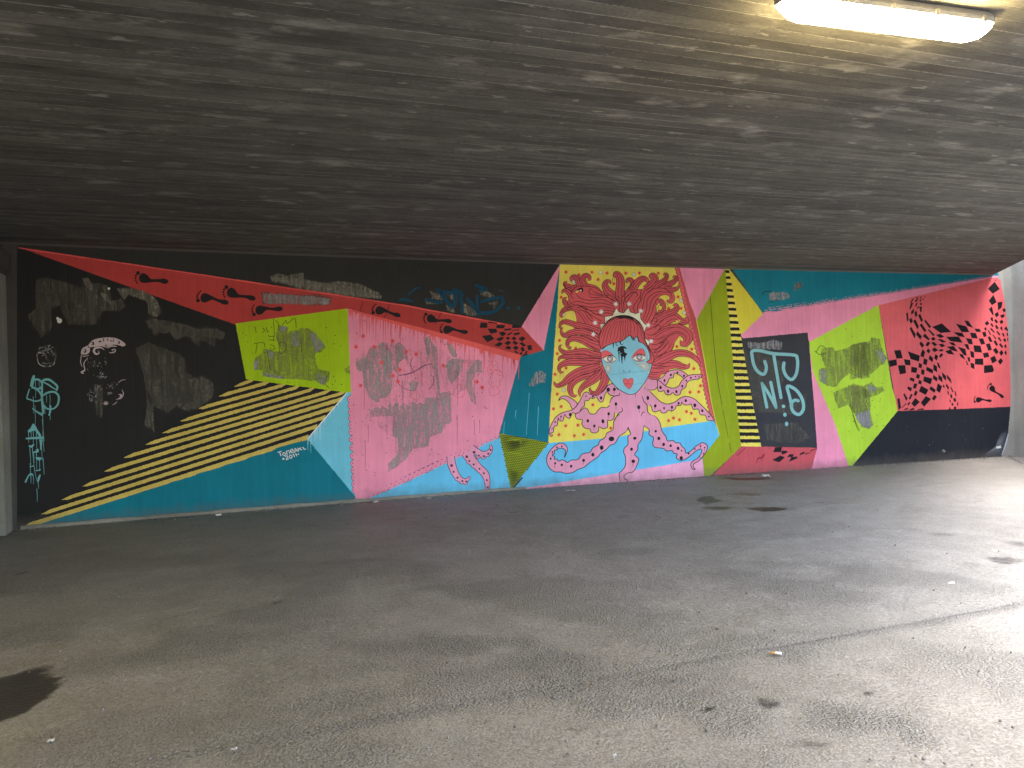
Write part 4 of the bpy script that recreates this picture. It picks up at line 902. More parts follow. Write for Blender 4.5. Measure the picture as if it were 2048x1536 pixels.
for (x, y), z in [(q, zG) for q in stars_G] + [(q, zH) for q in stars_H]:
    Paint().star(x, y, 27, 'star', 3.1, z, rot=random.random()).build('star', yellow_o)
blue_o = blue_field.build('light_blue_panel', wall)

woman = Paint()                                   # torso is the part, limbs and head are its sub-parts
LN = 8.5
def outlined(fp, pl, lay, m='skin', z=zH, w_=LN):
    fp.poly(pl, m, lay, z, sm=True); fp.stroke(pl, w_, 'line', lay + .12, z, closed=True, n=4)
woman.poly([(840, 400), (900, 330), (1000, 330), (1080, 330), (1160, 300), (1230, 320), (1270, 400), (1290, 450), (1240, 520), (1210, 510), (1230, 590), (1260, 620), (1320, 650), (1300, 740), (1180, 745), (1165, 830), (1030, 830), (1000, 760), (975, 820), (880, 800), (870, 700), (910, 610), (850, 600), (790, 560), (790, 480), (830, 420)], 'skin', 4.3, zH)
woman.poly([(1195, 190), (1280, 195), (1335, 235), (1335, 310), (1290, 340), (1220, 335), (1180, 280)], 'skin', 4.3, zH, sm=True)
woman.stroke([(1230, 205), (1320, 215), (1335, 300), (1290, 342), (1215, 335)], [5, 8, 8, 7, 5], 'line', 4.5, zH)
for pl in [[(905, 375), (900, 400), (850, 410), (815, 430), (790, 490)], [(1160, 410), (1180, 470), (1215, 510), (1225, 590), (1260, 625)], [(1150, 640), (1165, 600), (1190, 590)], [(930, 540), (935, 580), (890, 610), (845, 690)], [(1000, 760), (1015, 800), (1030, 830)], [(1170, 830), (1180, 745)], [(1240, 350), (1320, 430)]]: woman.stroke(pl, [6] + [9] * (len(pl) - 2) + [6], 'line', 4.5, zH)
for x, y, rx, ry in [(862, 500, 15, 20), (1122, 537, 18, 24), (1225, 432, 16, 24)]: woman.dot(x, y, rx, 'line', 4.6, zH, 12, ry)
for x, y in [(862, 515), (1125, 560), (1085, 380), (1190, 300)]: woman.stroke([(x, y), (x + 2, y + 45)], [5, 3], 'line', 4.6, zH, sm=False)
woman_o = woman.build('octopus_woman', yellow_o)
# re-parent one level up so that its own pieces stay within three levels
woman_o.parent = wall
TENT = [
 ([(900, 375), (905, 400), (860, 405), (820, 405), (790, 395), (760, 360), (735, 400), (720, 460), (690, 480), (660, 450), (640, 420), (600, 440), (570, 430), (550, 460), (510, 465), (505, 520), (470, 550), (450, 590), (400, 610), (370, 600), (340, 660), (300, 650), (280, 620), (260, 690), (220, 690), (205, 660), (195, 740), (160, 760), (150, 820), (120, 830), (130, 850), (142, 850), (130, 872), (108, 850), (105, 800), (125, 740), (170, 660), (230, 610), (300, 585), (370, 565), (430, 500), (470, 430), (500, 375), (540, 365), (570, 390), (620, 390), (700, 370), (740, 330), (770, 290), (830, 270), (880, 330)],
  [(775, 337, 20, 24), (845, 333, 17, 20), (693, 432, 14, 20), (600, 415, 10, 14), (522, 412, 9, 9), (342, 620, 15, 20), (238, 643, 9, 11), (173, 705, 9, 10), (137, 775, 6, 7)], 3.5, None),
 ([(210, 462), (240, 415), (300, 410), (360, 440), (425, 500), (370, 558), (340, 500), (300, 460), (250, 438)], [], 3.4, None),
 ([(830, 420), (800, 500), (760, 540), (700, 540), (660, 570), (630, 610), (590, 615), (560, 600), (540, 560), (510, 545), (480, 560), (450, 590), (400, 620), (420, 670), (480, 680), (475, 730), (510, 775), (565, 785), (580, 820), (630, 830), (665, 805), (670, 760), (710, 780), (760, 770), (770, 740), (765, 685), (800, 690), (840, 660), (850, 600), (900, 605), (935, 570), (920, 500)],
  [(780, 612, 15, 19), (543, 692, 15, 19), (617, 750, 14, 18), (714, 697, 17, 25)], 3.45, None),
 ([(900, 620), (840, 690), (830, 790), (760, 830), (740, 880), (680, 920), (660, 965), (600, 1000), (565, 1050), (480, 1070), (430, 1130), (350, 1140), (310, 1165), (260, 1135), (210, 1150), (190, 1125), (160, 1130), (165, 1100), (140, 1085), (165, 1060), (160, 1030), (190, 1025), (210, 1005), (270, 1010), (290, 1040), (275, 1110), (310, 1030), (300, 980), (260, 950), (200, 955), (130, 1010), (85, 1080), (75, 1150), (100, 1220), (160, 1270), (240, 1275), (290, 1290), (370, 1280), (430, 1245), (500, 1220), (560, 1170), (660, 1100), (690, 1060), (750, 1020), (800, 970), (850, 950), (900, 870), (970, 820), (1000, 760), (950, 660)],
  [(930, 750, 30, 38), (812, 897, 33, 28), (700, 997, 22, 26), (600, 1077, 18, 22), (495, 1142, 16, 18), (353, 1208, 14, 18), (247, 1193, 13, 15), (170, 1175, 11, 14), (120, 1123, 10, 14), (140, 1047, 9, 10), (192, 992, 10, 9), (247, 982, 9, 11)], 3.55, None),
 ([(1000, 760), (1030, 840), (1000, 870), (1000, 960), (960, 1000), (950, 1050), (970, 1100), (970, 1200), (930, 1260), (900, 1290), (905, 1350), (920, 1395), (990, 1385), (990, 1360), (965, 1355), (955, 1320), (1000, 1285), (1060, 1270), (1110, 1180), (1120, 1120), (1075, 1075), (1110, 1020), (1115, 960), (1160, 890), (1170, 760), (1090, 740)],
  [(1077, 890, 19, 17), (1040, 1015, 17, 18), (1060, 1152, 21, 20)], 3.6, None),
 ([(1180, 745), (1240, 790), (1240, 850), (1290, 880), (1280, 950), (1300, 990), (1350, 1000), (1410, 1010), (1440, 1035), (1500, 1030), (1520, 1060), (1560, 1070), (1550, 1110), (1590, 1140), (1650, 1130), (1720, 1080), (1780, 1030), (1830, 1015), (1840, 1040), (1800, 1110), (1740, 1150), (1715, 1180), (1720, 1220), (1745, 1245), (1765, 1240), (1745, 1220), (1745, 1185), (1800, 1150), (1850, 1100), (1890, 1040), (1905, 990), (1890, 960), (1850, 940), (1815, 955), (1760, 990), (1720, 1030), (1660, 1060), (1645, 1010), (1610, 980), (1590, 945), (1540, 940), (1510, 915), (1450, 920), (1430, 870), (1400, 830), (1380, 790), (1365, 720), (1320, 650), (1250, 620), (1190, 590), (1150, 640), (1150, 690)],
  [(1243, 697, 20, 25), (1315, 810, 14, 14), (1350, 892, 17, 20), (1405, 960, 16, 20), (1485, 975, 14, 16), (1570, 1005, 16, 20), (1610, 1032, 9, 10), (1605, 1115, 20, 22), (1690, 1065, 11, 10), (1760, 1013, 10, 9), (1825, 978, 10, 10), (1872, 995, 9, 9), (1860, 1062, 7, 9), (1820, 1107, 5, 6)], 3.65, None),
 ([(1160, 410), (1180, 470), (1210, 510), (1260, 520), (1280, 580), (1320, 590), (1365, 570), (1380, 600), (1430, 600), (1460, 570), (1500, 580), (1540, 550), (1550, 520), (1600, 515), (1610, 480), (1640, 510), (1700, 510), (1720, 500), (1740, 560), (1800, 560), (1820, 620), (1880, 630), (1900, 680), (1960, 690), (1975, 675), (1900, 580), (1830, 510), (1750, 440), (1670, 415), (1600, 430), (1530, 480), (1450, 500), (1380, 480), (1320, 430), (1260, 370), (1200, 340)],
  [(1310, 522, 15, 20), (1410, 547, 11, 13), (1500, 538, 13, 18), (1575, 492, 12, 16), (1657, 462, 14, 18), (1760, 515, 17, 22), (1845, 577, 13, 18), (1920, 645, 9, 12)], 3.7, None),
 ([(1340, 230), (1400, 190), (1440, 140), (1510, 115), (1590, 115), (1650, 150), (1690, 190), (1640, 215), (1600, 180), (1530, 150), (1515, 200), (1470, 210), (1450, 260), (1410, 290)], [(1415, 232, 12, 15), (1487, 170, 12, 16), (1563, 142, 12, 11), (1637, 180, 12, 14)], 3.75, None),
 ([(1340, 230), (1420, 290), (1500, 320), (1570, 300), (1610, 240), (1680, 180), (1760, 165), (1835, 170), (1835, 190), (1800, 215), (1740, 225), (1700, 235), (1670, 260), (1655, 310), (1610, 340), (1590, 390), (1540, 400), (1510, 370), (1480, 395), (1430, 390), (1410, 350), (1370, 360), (1340, 340)], [(1370, 313, 14, 19), (1455, 355, 14, 20), (1550, 360, 13, 18), (1617, 297, 12, 15), (1663, 235, 10, 11), (1715, 203, 11, 12), (1767, 190, 8, 8), (1808, 187, 7, 8)], 3.95, None),
]
random.seed(72)
for pl, dots, lay, _ in TENT:
    t_ = Paint(); outlined(t_, pl, lay)
    for x, y, rx, ry in dots:
        t_.dot(x, y, rx, 'line', lay + .5, zH, 12, ry, rot=random.uniform(-.2, .3))
        if random.random() < .5: t_.stroke([(x, y), (x - 6, y + ry + random.uniform(20, 50))], [4.5, 3], 'line', lay + .5, zH, sm=False)
    t_.build('tentacle', woman_o)
# hair
hr = Paint(); HB = 5.0
LOCKS = [
 ([(560, 700), (470, 580), (380, 545), (300, 555), (250, 590), (235, 640), (265, 645)], [75, 65, 50, 44, 30, 16, 4]),
 ([(660, 820), (520, 765), (400, 735), (300, 705), (245, 715), (222, 765), (250, 770)], [70, 56, 48, 42, 28, 14, 4]),
 ([(660, 900), (560, 845), (450, 815), (350, 830), (285, 858), (248, 835), (240, 790), (265, 770)], [70, 62, 55, 50, 40, 26, 12, 4]),
 ([(690, 1000), (580, 960), (480, 910), (390, 890), (325, 915), (310, 970), (340, 1005), (357, 985)], [95, 75, 60, 52, 40, 24, 12, 4]),
 ([(690, 1100), (600, 1085), (500, 1050), (400, 1055), (300, 1060), (235, 1025), (222, 985), (250, 963)], [70, 80, 74, 60, 44, 26, 12, 4]),
 ([(690, 1140), (560, 1125), (430, 1110), (320, 1102), (240, 1105), (210, 1135), (222, 1150)], [60, 62, 54, 42, 26, 12, 4]),
 ([(690, 1165), (560, 1165), (430, 1160), (320, 1165), (240, 1195), (215, 1240), (240, 1280), (272, 1268)], [70, 72, 66, 58, 42, 26, 14, 4]),
 ([(690, 1200), (560, 1240), (440, 1275), (340, 1335), (270, 1400), (200, 1430), (165, 1405), (163, 1380)], [60, 74, 74, 66, 48, 32, 14, 4]),
 ([(690, 1220), (600, 1290), (500, 1315), (400, 1365), (345, 1440), (350, 1515), (388, 1548), (420, 1535)], [60, 70, 70, 64, 52, 38, 20, 6]),
 ([(700, 1250), (640, 1330), (560, 1390), (490, 1440), (450, 1500), (455, 1560)], [60, 74, 66, 48, 28, 6]),
 ([(740, 1260), (735, 1370), (690, 1460), (640, 1515), (590, 1508), (565, 1470), (577, 1452)], [60, 75, 55, 42, 26, 12, 4]),
 ([(400, 330), (330, 305), (290, 275), (306, 238)], [50, 46, 26, 4]), ([(360, 320), (300, 300), (278, 270), (282, 240)], [40, 34, 22, 4]), ([(350, 400), (300, 352), (262, 352), (250, 388)], [44, 36, 22, 6]),
 ([(350, 540), (290, 490), (275, 445), (306, 424)], [60, 46, 24, 4]), ([(380, 540), (328, 500), (328, 452)], [40, 26, 4]),
 ([(450, 290), (430, 225), (390, 195), (355, 212), (356, 255)], [56, 56, 44, 30, 6]), ([(510, 300), (485, 225), (510, 182), (550, 185), (562, 218), (537, 230)], [66, 54, 46, 36, 22, 8]),
 ([(900, 450), (820, 400), (765, 350), (738, 290), (760, 245), (795, 248), (802, 278)], [80, 78, 70, 54, 36, 20, 6]),
 ([(930, 500), (905, 390), (915, 280), (905, 200), (872, 158), (845, 180), (856, 205)], [70, 80, 78, 66, 46, 26, 8]),
 ([(960, 430), (1030, 345), (1055, 285), (1035, 230), (1000, 222), (985, 250), (1005, 257)], [70, 66, 48, 38, 26, 16, 6]),
 ([(1040, 360), (1080, 290), (1130, 232), (1180, 212), (1220, 238), (1215, 270)], [70, 66, 58, 46, 28, 6]),
 ([(1200, 340), (1270, 275), (1308, 220), (1285, 175), (1255, 190), (1262, 225)], [70, 66, 62, 46, 28, 10]),
 ([(1320, 290), (1390, 250), (1432, 210), (1440, 172), (1415, 160), (1405, 182)], [55, 46, 36, 28, 18, 6]), ([(1400, 300), (1470, 275), (1530, 240), (1550, 205), (1525, 190), (1505, 205)], [60, 54, 38, 28, 20, 6]), ([(1440, 330), (1510, 338), (1560, 320), (1575, 282)], [50, 42, 26, 4]),
 ([(1350, 640), (1395, 560), (1395, 500), (1365, 465), (1330, 480), (1335, 515)], [60, 50, 46, 38, 28, 10]),
 ([(1330, 670), (1430, 615), (1510, 590), (1555, 550), (1540, 512), (1505, 520)], [70, 62, 52, 46, 30, 8]),
 ([(1330, 780), (1430, 690), (1520, 650), (1600, 690), (1655, 705), (1672, 670), (1640, 655)], [90, 96, 84, 60, 44, 28, 10]),
 ([(1320, 900), (1430, 835), (1540, 790), (1630, 815), (1680, 875), (1660, 940), (1615, 950), (1595, 912)], [100, 120, 104, 100, 92, 68, 40, 6]),
 ([(1330, 1100), (1420, 1020), (1480, 930), (1560, 840)], [100, 110, 90, 60]),
 ([(1320, 1170), (1440, 1110), (1540, 1065), (1640, 1060), (1730, 1090), (1800, 1155), (1830, 1225)], [70, 82, 66, 58, 46, 26, 5]),
 ([(1300, 1210), (1430, 1195), (1540, 1188), (1620, 1212), (1680, 1212), (1702, 1172)], [80, 84, 70, 50, 30, 5]),
 ([(1260, 1250), (1330, 1260), (1420, 1245), (1500, 1215)], [100, 90, 60, 20]), ([(1240, 1310), (1320, 1320), (1390, 1280)], [60, 60, 20]),
]
BODY = [(318, 390), (330, 330), (370, 292), (450, 270), (560, 275), (650, 305), (715, 370), (800, 400), (880, 440), (920, 400), (960, 360), (1040, 335), (1160, 335), (1200, 300), (1260, 278), (1330, 268), (1420, 285), (1490, 335), (1530, 420), (1525, 465), (1500, 490), (1465, 488), (1440, 460), (1470, 455), (1475, 420), (1440, 395), (1390, 398), (1345, 430), (1320, 500), (1325, 600), (1360, 650), (1330, 760), (1400, 800), (1400, 1000), (1330, 1100), (1300, 1160), (1260, 1330), (740, 1300), (700, 1170), (640, 1100), (600, 1000), (500, 880), (420, 830), (380, 740), (420, 700), (400, 600), (350, 520), (330, 470)]
hr.poly(BODY, 'hair', 4.5, zG, sm=True); hr.stroke(BODY, 9, 'line', 4.45, zG, closed=True, n=4)
for i, (pl, w_) in enumerate(LOCKS):
    w_ = [q * 1.16 if q > 20 else q for q in w_]
    lay = 4.7 + (i % 4) * .16
    hr.stroke(pl, [q + 13 for q in w_[:-1]] + [9], 'line', lay, zG, n=6); hr.stroke(pl, w_, 'hair', lay + .08, zG, n=6)
    # strands inside the lock
    for fr in ((-.22, .2) if max(w_) > 55 else (0.0,)):
        P_ = smooth([(p[0], p[1], q) for p, q in zip(pl, w_)], False, 5); L = len(P_); out = []
        for j in range(0, int(L * .78)):
            a, b = P_[max(j - 1, 0)], P_[min(j + 1, L - 1)]; dx, dy = b[0] - a[0], b[1] - a[1]; d = math.hypot(dx, dy) or 1
            out.append((P_[j][0] - dy / d * fr * P_[j][2], P_[j][1] + dx / d * fr * P_[j][2]))
        if len(out) > 3: hr.stroke(out[::2], [5.0] * (len(out[::2]) - 1) + [2.0], 'line', 5.4, zG, n=3)
# long strands on the crown of the hair
for pl in [[(700, 370), (640, 320), (540, 300), (440, 300), (370, 340), (350, 410), (380, 440)], [(830, 500), (700, 450), (560, 460), (450, 430), (400, 370)], [(850, 530), (700, 490), (560, 500), (420, 470), (350, 500)], [(850, 560), (720, 530), (580, 540), (470, 520), (390, 500)], [(850, 590), (740, 570), (620, 580), (520, 560), (440, 520)], [(840, 620), (760, 600), (680, 620), (590, 610)], [(790, 400), (640, 400), (560, 380), (570, 330), (600, 340)], [(720, 400), (620, 370), (590, 350)], [(860, 470), (740, 420), (600, 430), (550, 400)], [(730, 640), (640, 620), (540, 560), (470, 530), (400, 560)], [(700, 700), (600, 640), (500, 580), (420, 570)], [(690, 720), (600, 700), (520, 640)],
           [(680, 870), (600, 800), (500, 770)], [(670, 930), (580, 870), (480, 850)], [(680, 1040), (600, 1000), (520, 940)], [(900, 590), (900, 500), (870, 440), (800, 390)], [(940, 600), (925, 500), (930, 430), (980, 370)], [(960, 600), (950, 500), (970, 430), (1030, 380), (1090, 370), (1110, 400), (1080, 420)], [(990, 560), (985, 480), (1010, 430)], [(1080, 600), (1060, 530), (1110, 460), (1150, 380)], [(1110, 600), (1110, 520), (1150, 450), (1190, 350), (1280, 300)], [(1150, 620), (1170, 520), (1190, 420), (1250, 350), (1330, 320), (1430, 330), (1490, 390), (1500, 440)], [(1170, 680), (1210, 560), (1220, 450), (1280, 390), (1360, 360), (1440, 370)], [(1190, 700), (1240, 580), (1260, 480), (1310, 410), (1380, 380)], [(1210, 720), (1270, 600), (1290, 520), (1320, 460)], [(1240, 760), (1300, 640), (1330, 560)], [(1150, 340), (1140, 420), (1150, 480)],
           [(1210, 800), (1300, 760), (1380, 700)], [(1215, 850), (1300, 850), (1420, 780), (1540, 760)], [(1220, 880), (1320, 900), (1430, 850)], [(1250, 950), (1330, 960), (1440, 880), (1550, 830), (1620, 850)], [(1270, 1020), (1360, 1000), (1450, 900)], [(1290, 1060), (1380, 1020), (1470, 930)], [(1300, 1100), (1370, 1080), (1440, 1030)], [(1260, 700), (1300, 660), (1330, 670), (1320, 700), (1290, 690)], [(1300, 780), (1340, 740), (1370, 770), (1340, 800)]]:
    hr.stroke(pl, [6.5] * (len(pl) - 1) + [3], 'line', 5.45, zG, n=4)
hr.poly([(395, 365), (420, 345), (440, 350), (425, 372), (436, 380)], 'yellow', 5.5, zG); hr.stroke([(395, 362), (430, 335), (475, 330), (480, 370)], [4, 14, 26, 6], 'line', 5.6, zG); hr.dot(463, 347, 9, 'white', 5.7, zG)
hr.dot(1370, 545, 16, 'yellow', 5.5, zG, 12, 24, .3); hr.stroke([(1340, 560), (1345, 525), (1375, 515), (1392, 545), (1372, 575)], 6, 'line', 5.6, zG)
hr.poly([(1540, 690), (1580, 680), (1600, 700), (1550, 720)], 'yellow', 5.3, zG)
hr.build('hair', woman_o)
# tiara
t_ = Paint()
TI = [(655, 890), (688, 810), (682, 730), (733, 725), (735, 645), (820, 632), (865, 548), (895, 590), (950, 602), (1005, 540), (1025, 592), (1090, 612), (1138, 590), (1145, 670), (1185, 725), (1215, 745), (1185, 820), (1195, 890), (1250, 930), (1228, 985), (1170, 850), (1040, 720), (930, 690), (800, 720), (700, 830)]
t_.poly(TI, 'cream', 5.75, zG); t_.stroke([(p[0], p[1]) for p in TI[:20]], 7, 'line', 5.85, zG, sm=False)
random.seed(73)
for i in range(46):
    a = R(200 + 140 * i / 46); x = 935 + 262 * math.cos(a); y = 900 + 268 * math.sin(a); t_.stroke([(x, y - 34), (x, y + 8)], [2.5, 4], 'lipline', 5.8, zG, sm=False)
for x, y in [(860, 500), (1012, 500), (695, 590), (625, 715), (605, 845), (1145, 580), (1230, 742), (1262, 925)]: t_.star(x, y, 33, 'white', 6.0, zG, rot=random.random())
t_.build('tiara', woman_o)
# face
fc = Paint()
FACE = [(95, 720), (110, 860), (140, 960), (200, 1100), (290, 1240), (400, 1350), (520, 1420), (600, 1440), (690, 1420), (800, 1300), (880, 1180), (940, 1040), (965, 920), (930, 760), (850, 600), (760, 480), (570, 400), (300, 500), (120, 640)]
fc.poly(FACE, 'face', 6.0, zFA, sm=True); fc.stroke(FACE[:14], 11, 'line', 6.15, zFA)
fc.soft([(120, 930), (240, 890), (290, 960), (260, 1080), (230, 1130), (180, 1080)], 'softcream', 6.2, zFA, a=.75, inner=.12); fc.soft([(640, 880), (850, 860), (950, 920), (940, 1030), (860, 1060), (740, 1000)], 'softcream', 6.2, zFA, a=.75, inner=.12)
fc.soft([(840, 700), (900, 760), (910, 860), (960, 930), (920, 1100), (880, 1100), (900, 950)], 'softcream', 6.2, zFA, a=.35)
for a, b in (((260, 1105), (930, 1030)), ((640, 1268), (800, 1255))): fc.stroke([a, b], 3.5, 'tagdark', 6.25, zFA, sm=False)
for pl in [[(485, 1020), (478, 1045), (500, 1060), (515, 1050)], [(560, 1050), (580, 1058), (595, 1040), (588, 1022)]]: fc.stroke(pl, [4, 7, 9, 4], 'line', 6.3, zFA)
fc.poly([(380, 700), (390, 640), (420, 628), (450, 612), (500, 620), (540, 650), (520, 668), (490, 648), (500, 720), (550, 745), (520, 790), (506, 880), (490, 795), (468, 800), (464, 925), (448, 890), (440, 790), (412, 730), (414, 885), (404, 885), (395, 740)], 'line', 6.35, zFA)
for x, y in ((410, 715), (437, 740)): fc.dot(x, y, 10, 'face', 6.4, zFA)
for x0, y0 in ((140, 665), (830, 655)):
    for i in range(6): fc.dot(x0 + i * 14 * (1 if x0 < 500 else .6), y0 + (i * 3 if x0 < 500 else i * 12) - (6 if i % 2 else 0), 3.5, 'line', 6.35, zFA, 6)
fc.build('face', woman_o)
for i, (sh, alm, ix, iy) in enumerate([([(95, 820), (100, 720), (170, 680), (240, 705), (320, 770), (250, 785), (180, 795), (130, 830)], [(140, 825), (200, 787), (270, 775), (330, 800), (362, 838), (300, 880), (220, 892), (160, 862)], 252, 832), ([(610, 830), (660, 740), (760, 650), (840, 680), (860, 790), (760, 765), (690, 775)], [(640, 825), (690, 777), (760, 755), (830, 780), (862, 818), (800, 856), (720, 866), (670, 848)], 755, 805)]):
    ey = Paint(); ey.soft(sh, 'softred', 6.3, zFA, a=1.0, inner=.78); ey.soft([(p[0] * 1.0, p[1] + 26) for p in alm], 'softred', 6.25, zFA, a=.55)
    ey.poly(alm, 'cream', 6.45, zFA, sm=True); ey.dot(ix, iy, 52, 'line', 6.5, zFA, 20); ey.dot(ix, iy, 43, 'iris', 6.55, zFA, 20)
    ey.dot(ix - 4, iy + 2, 26, 'line', 6.6, zFA, 16); ey.dot(ix - 3, iy + 2, 21, 'cream', 6.65, zFA, 16); ey.dot(ix + 10, iy - 8, 12, 'iris', 6.7, zFA)
    ey.stroke(alm[:5], [7, 11, 14, 12, 6], 'line', 6.75, zFA); ey.stroke([alm[4]] + alm[5:] + [alm[0]], [4, 6, 7, 5, 4], 'lipline', 6.75, zFA)
    ey.build('eye', woman_o)
lp = Paint(); lp.poly([(475, 1190), (510, 1168), (560, 1187), (600, 1160), (640, 1172), (652, 1220), (630, 1290), (588, 1348), (530, 1310), (490, 1260)], 'coral', 6.35, zFA, sm=True)
lp.stroke([(475, 1190), (510, 1168), (560, 1187), (600, 1160), (640, 1172), (652, 1220), (630, 1290), (588, 1348), (530, 1310), (490, 1260)], 6, 'lipline', 6.45, zFA, closed=True, n=4); lp.stroke([(490, 1255), (560, 1262), (645, 1262)], 6, 'lipline', 6.45, zFA); lp.stroke([(560, 1187), (562, 1255)], 4, 'lipline', 6.45, zFA, sm=False)
lp.build('mouth', woman_o)
fg = Paint()
FR = [(65, 520), (80, 420), (130, 300), (220, 180), (340, 112), (470, 92), (600, 110), (720, 180), (800, 290), (842, 430), (855, 520), (905, 620), (980, 750), (1005, 850), (965, 912), (905, 908), (880, 882), (925, 850), (932, 760), (890, 650), (810, 565), (755, 545), (735, 500), (700, 450), (665, 500), (640, 470), (575, 440), (500, 500), (440, 535), (400, 545), (330, 560), (200, 610), (110, 670), (80, 600)]
fg.poly(FR, 'hair', 6.85, zFA); fg.stroke(FR, 12, 'line', 6.95, zFA, closed=True, n=3)
fg.poly([(150, 290), (220, 178), (340, 106), (470, 86), (600, 104), (720, 174), (800, 284), (772, 262), (670, 165), (470, 108), (330, 128), (222, 200)], 'line', 6.97, zFA)
for pl in [[(440, 110), (300, 170), (190, 330), (150, 480), (110, 640)], [(450, 110), (330, 190), (240, 340), (200, 480), (180, 590)], [(455, 110), (360, 200), (290, 340), (260, 460), (240, 580)], [(460, 110), (390, 210), (340, 340), (320, 450), (280, 560)], [(465, 110), (420, 220), (390, 340), (380, 440), (330, 550)], [(470, 110), (450, 220), (430, 330), (440, 430), (400, 540)], [(480, 110), (480, 220), (470, 320), (480, 420), (440, 530)], [(490, 110), (520, 220), (510, 320), (520, 420), (500, 490)], [(500, 110), (560, 220), (550, 320), (560, 400), (570, 440)], [(510, 110), (600, 210), (610, 320), (600, 400), (620, 450)], [(520, 110), (640, 210), (670, 310), (660, 400)], [(540, 112), (690, 220), (730, 330), (720, 430), (740, 500)], [(560, 115), (730, 240), (780, 350), (790, 450), (850, 590)], [(600, 130), (770, 290), (820, 420), (850, 540), (930, 680), (960, 800)], [(400, 112), (240, 200), (150, 330), (110, 460)], [(860, 560), (940, 720), (960, 850)]]:
    fg.stroke(pl, [14] + [7] * (len(pl) - 2) + [4], 'line', 7.05, zFA, n=5)
for pl, w_ in [([(310, 560), (310, 610), (318, 660)], [22, 16, 3]), ([(360, 550), (355, 590), (380, 610), (400, 595)], [16, 12, 9, 3]), ([(430, 530), (430, 575), (465, 590), (485, 560)], [26, 18, 10, 3]), ([(640, 460), (650, 510), (675, 520), (685, 500)], [18, 12, 8, 3]), ([(735, 480), (735, 530), (755, 550)], [16, 10, 3]), ([(610, 440), (630, 500), (650, 520)], [16, 10, 3]), ([(200, 610), (150, 640), (112, 672)], [8, 18, 8])]: fg.stroke(pl, w_, 'line', 7.1, zFA)
fg.build('fringe', woman_o)

# --- slate panel: pale turquoise tag ---
f = slate; random.seed(81)
f.poly([(790, 890), (930, 900), (1060, 870), (1150, 900), (1140, 970), (1000, 960), (860, 960), (800, 950)], 'grey', 4.25, zI, rag=1.4); f.poly([(760, 960), (900, 1000), (1080, 1050), (1200, 1150), (1150, 1300), (1000, 1500), (860, 1500), (800, 1250)], 'greydark', 4.25, zI, rag=1.2)
f.poly([(850, 420), (1100, 480), (1200, 560), (1380, 430), (1420, 480), (1300, 660), (1100, 640), (900, 640)], 'greydark', 4.25, zJ, rag=1.2); f.poly([(960, 760), (1300, 740), (1440, 900), (1300, 960), (1000, 930)], 'greydark', 4.2, zJ, rag=1.2)
slate_o = f.build('slate_panel', wall)
f = Paint(); AQ = [([(968, 1090), (985, 1150), (970, 1210), (940, 1220), (890, 1185), (855, 1120), (840, 1040), (840, 985), (920, 980), (1060, 1010), (1270, 1025), (1300, 1060), (1305, 1130), (1290, 1220), (1245, 1275), (1190, 1240), (1160, 1170), (1165, 1105)], 32, zI), ([(1060, 1020), (1090, 1200), (1115, 1350), (1135, 1460)], 31, zI),
    ([(990, 585), (965, 460), (940, 340)], 30, zJ), ([(940, 340), (1010, 450), (1085, 590)], 30, zJ), ([(1085, 590), (1060, 470), (1030, 330)], 30, zJ), ([(1310, 520), (1270, 515), (1240, 560), (1260, 630), (1320, 660), (1365, 600), (1350, 500), (1290, 410), (1200, 370), (1220, 470), (1245, 570)], 32, zJ)]
for pl, w_, z in AQ: f.stroke(pl, w_, 'aqua', 4.5, z, cap=True)
for x, y, ry in ((1160, 577, 18), (1175, 663, 22), (1192, 757, 24)): f.dot(x, y, 18, 'aqua', 4.5, zJ, 12, ry)
f.build('graffiti_tag', slate_o)
# --- right lime: cover paint ---
f = lime_r; random.seed(91); 
lr_o = f.build('lime_panel', wall)
f = Paint()
for pl, z in [([(1560, 960), (1660, 940), (1680, 980), (1800, 960), (1870, 910), (1960, 890), (2048, 905), (2048, 1250), (1960, 1270), (1830, 1210), (1740, 1290), (1700, 1350), (1600, 1340), (1520, 1290), (1520, 1170), (1590, 1150), (1540, 1020)], zI), ([(0, 1060), (60, 1050), (130, 1030), (230, 1010), (250, 970), (350, 990), (350, 1040), (430, 1220), (400, 1290), (360, 1300), (250, 1400), (100, 1450), (0, 1470)], zK), ([(1665, 440), (1800, 380), (1880, 340), (2048, 420), (2048, 800), (1960, 790), (1880, 640), (1820, 560), (1720, 600)], zJ), ([(0, 300), (150, 300), (250, 260), (310, 330), (370, 310), (410, 360), (270, 430), (150, 440), (200, 560), (240, 650), (270, 760), (220, 820), (120, 760), (50, 640), (0, 560)], zL)]: f.poly(pl, 'greylime', 4.6, z, rag=1.2)
for pl, z in [([(1520, 1180), (1600, 1170), (1600, 1330), (1530, 1290)], zI), ([(290, 1120), (380, 1140), (430, 1230), (390, 1290), (340, 1220)], zK), ([(60, 640), (220, 620), (270, 760), (220, 820), (100, 740)], zL), ([(1900, 640), (2048, 620), (2048, 790), (1960, 780)], zJ), ([(200, 310), (280, 290), (310, 340), (230, 400)], zL)]: f.poly(pl, 'grey', 4.7, z, rag=1.0)
f.build('cover_paint', lr_o)
f = Paint()
for pl, z in [([(1490, 1000), (1540, 930), (1600, 960)], zI), ([(1480, 980), (1530, 1020), (1600, 1000)], zI), ([(30, 640), (80, 800), (110, 840)], zL), ([(1840, 560), (1900, 740), (1940, 820)], zJ), ([(2000, 400), (2010, 520), (2030, 560)], zJ)]: f.stroke(pl, 6, 'softblack', 4.75, z)
random.seed(92)
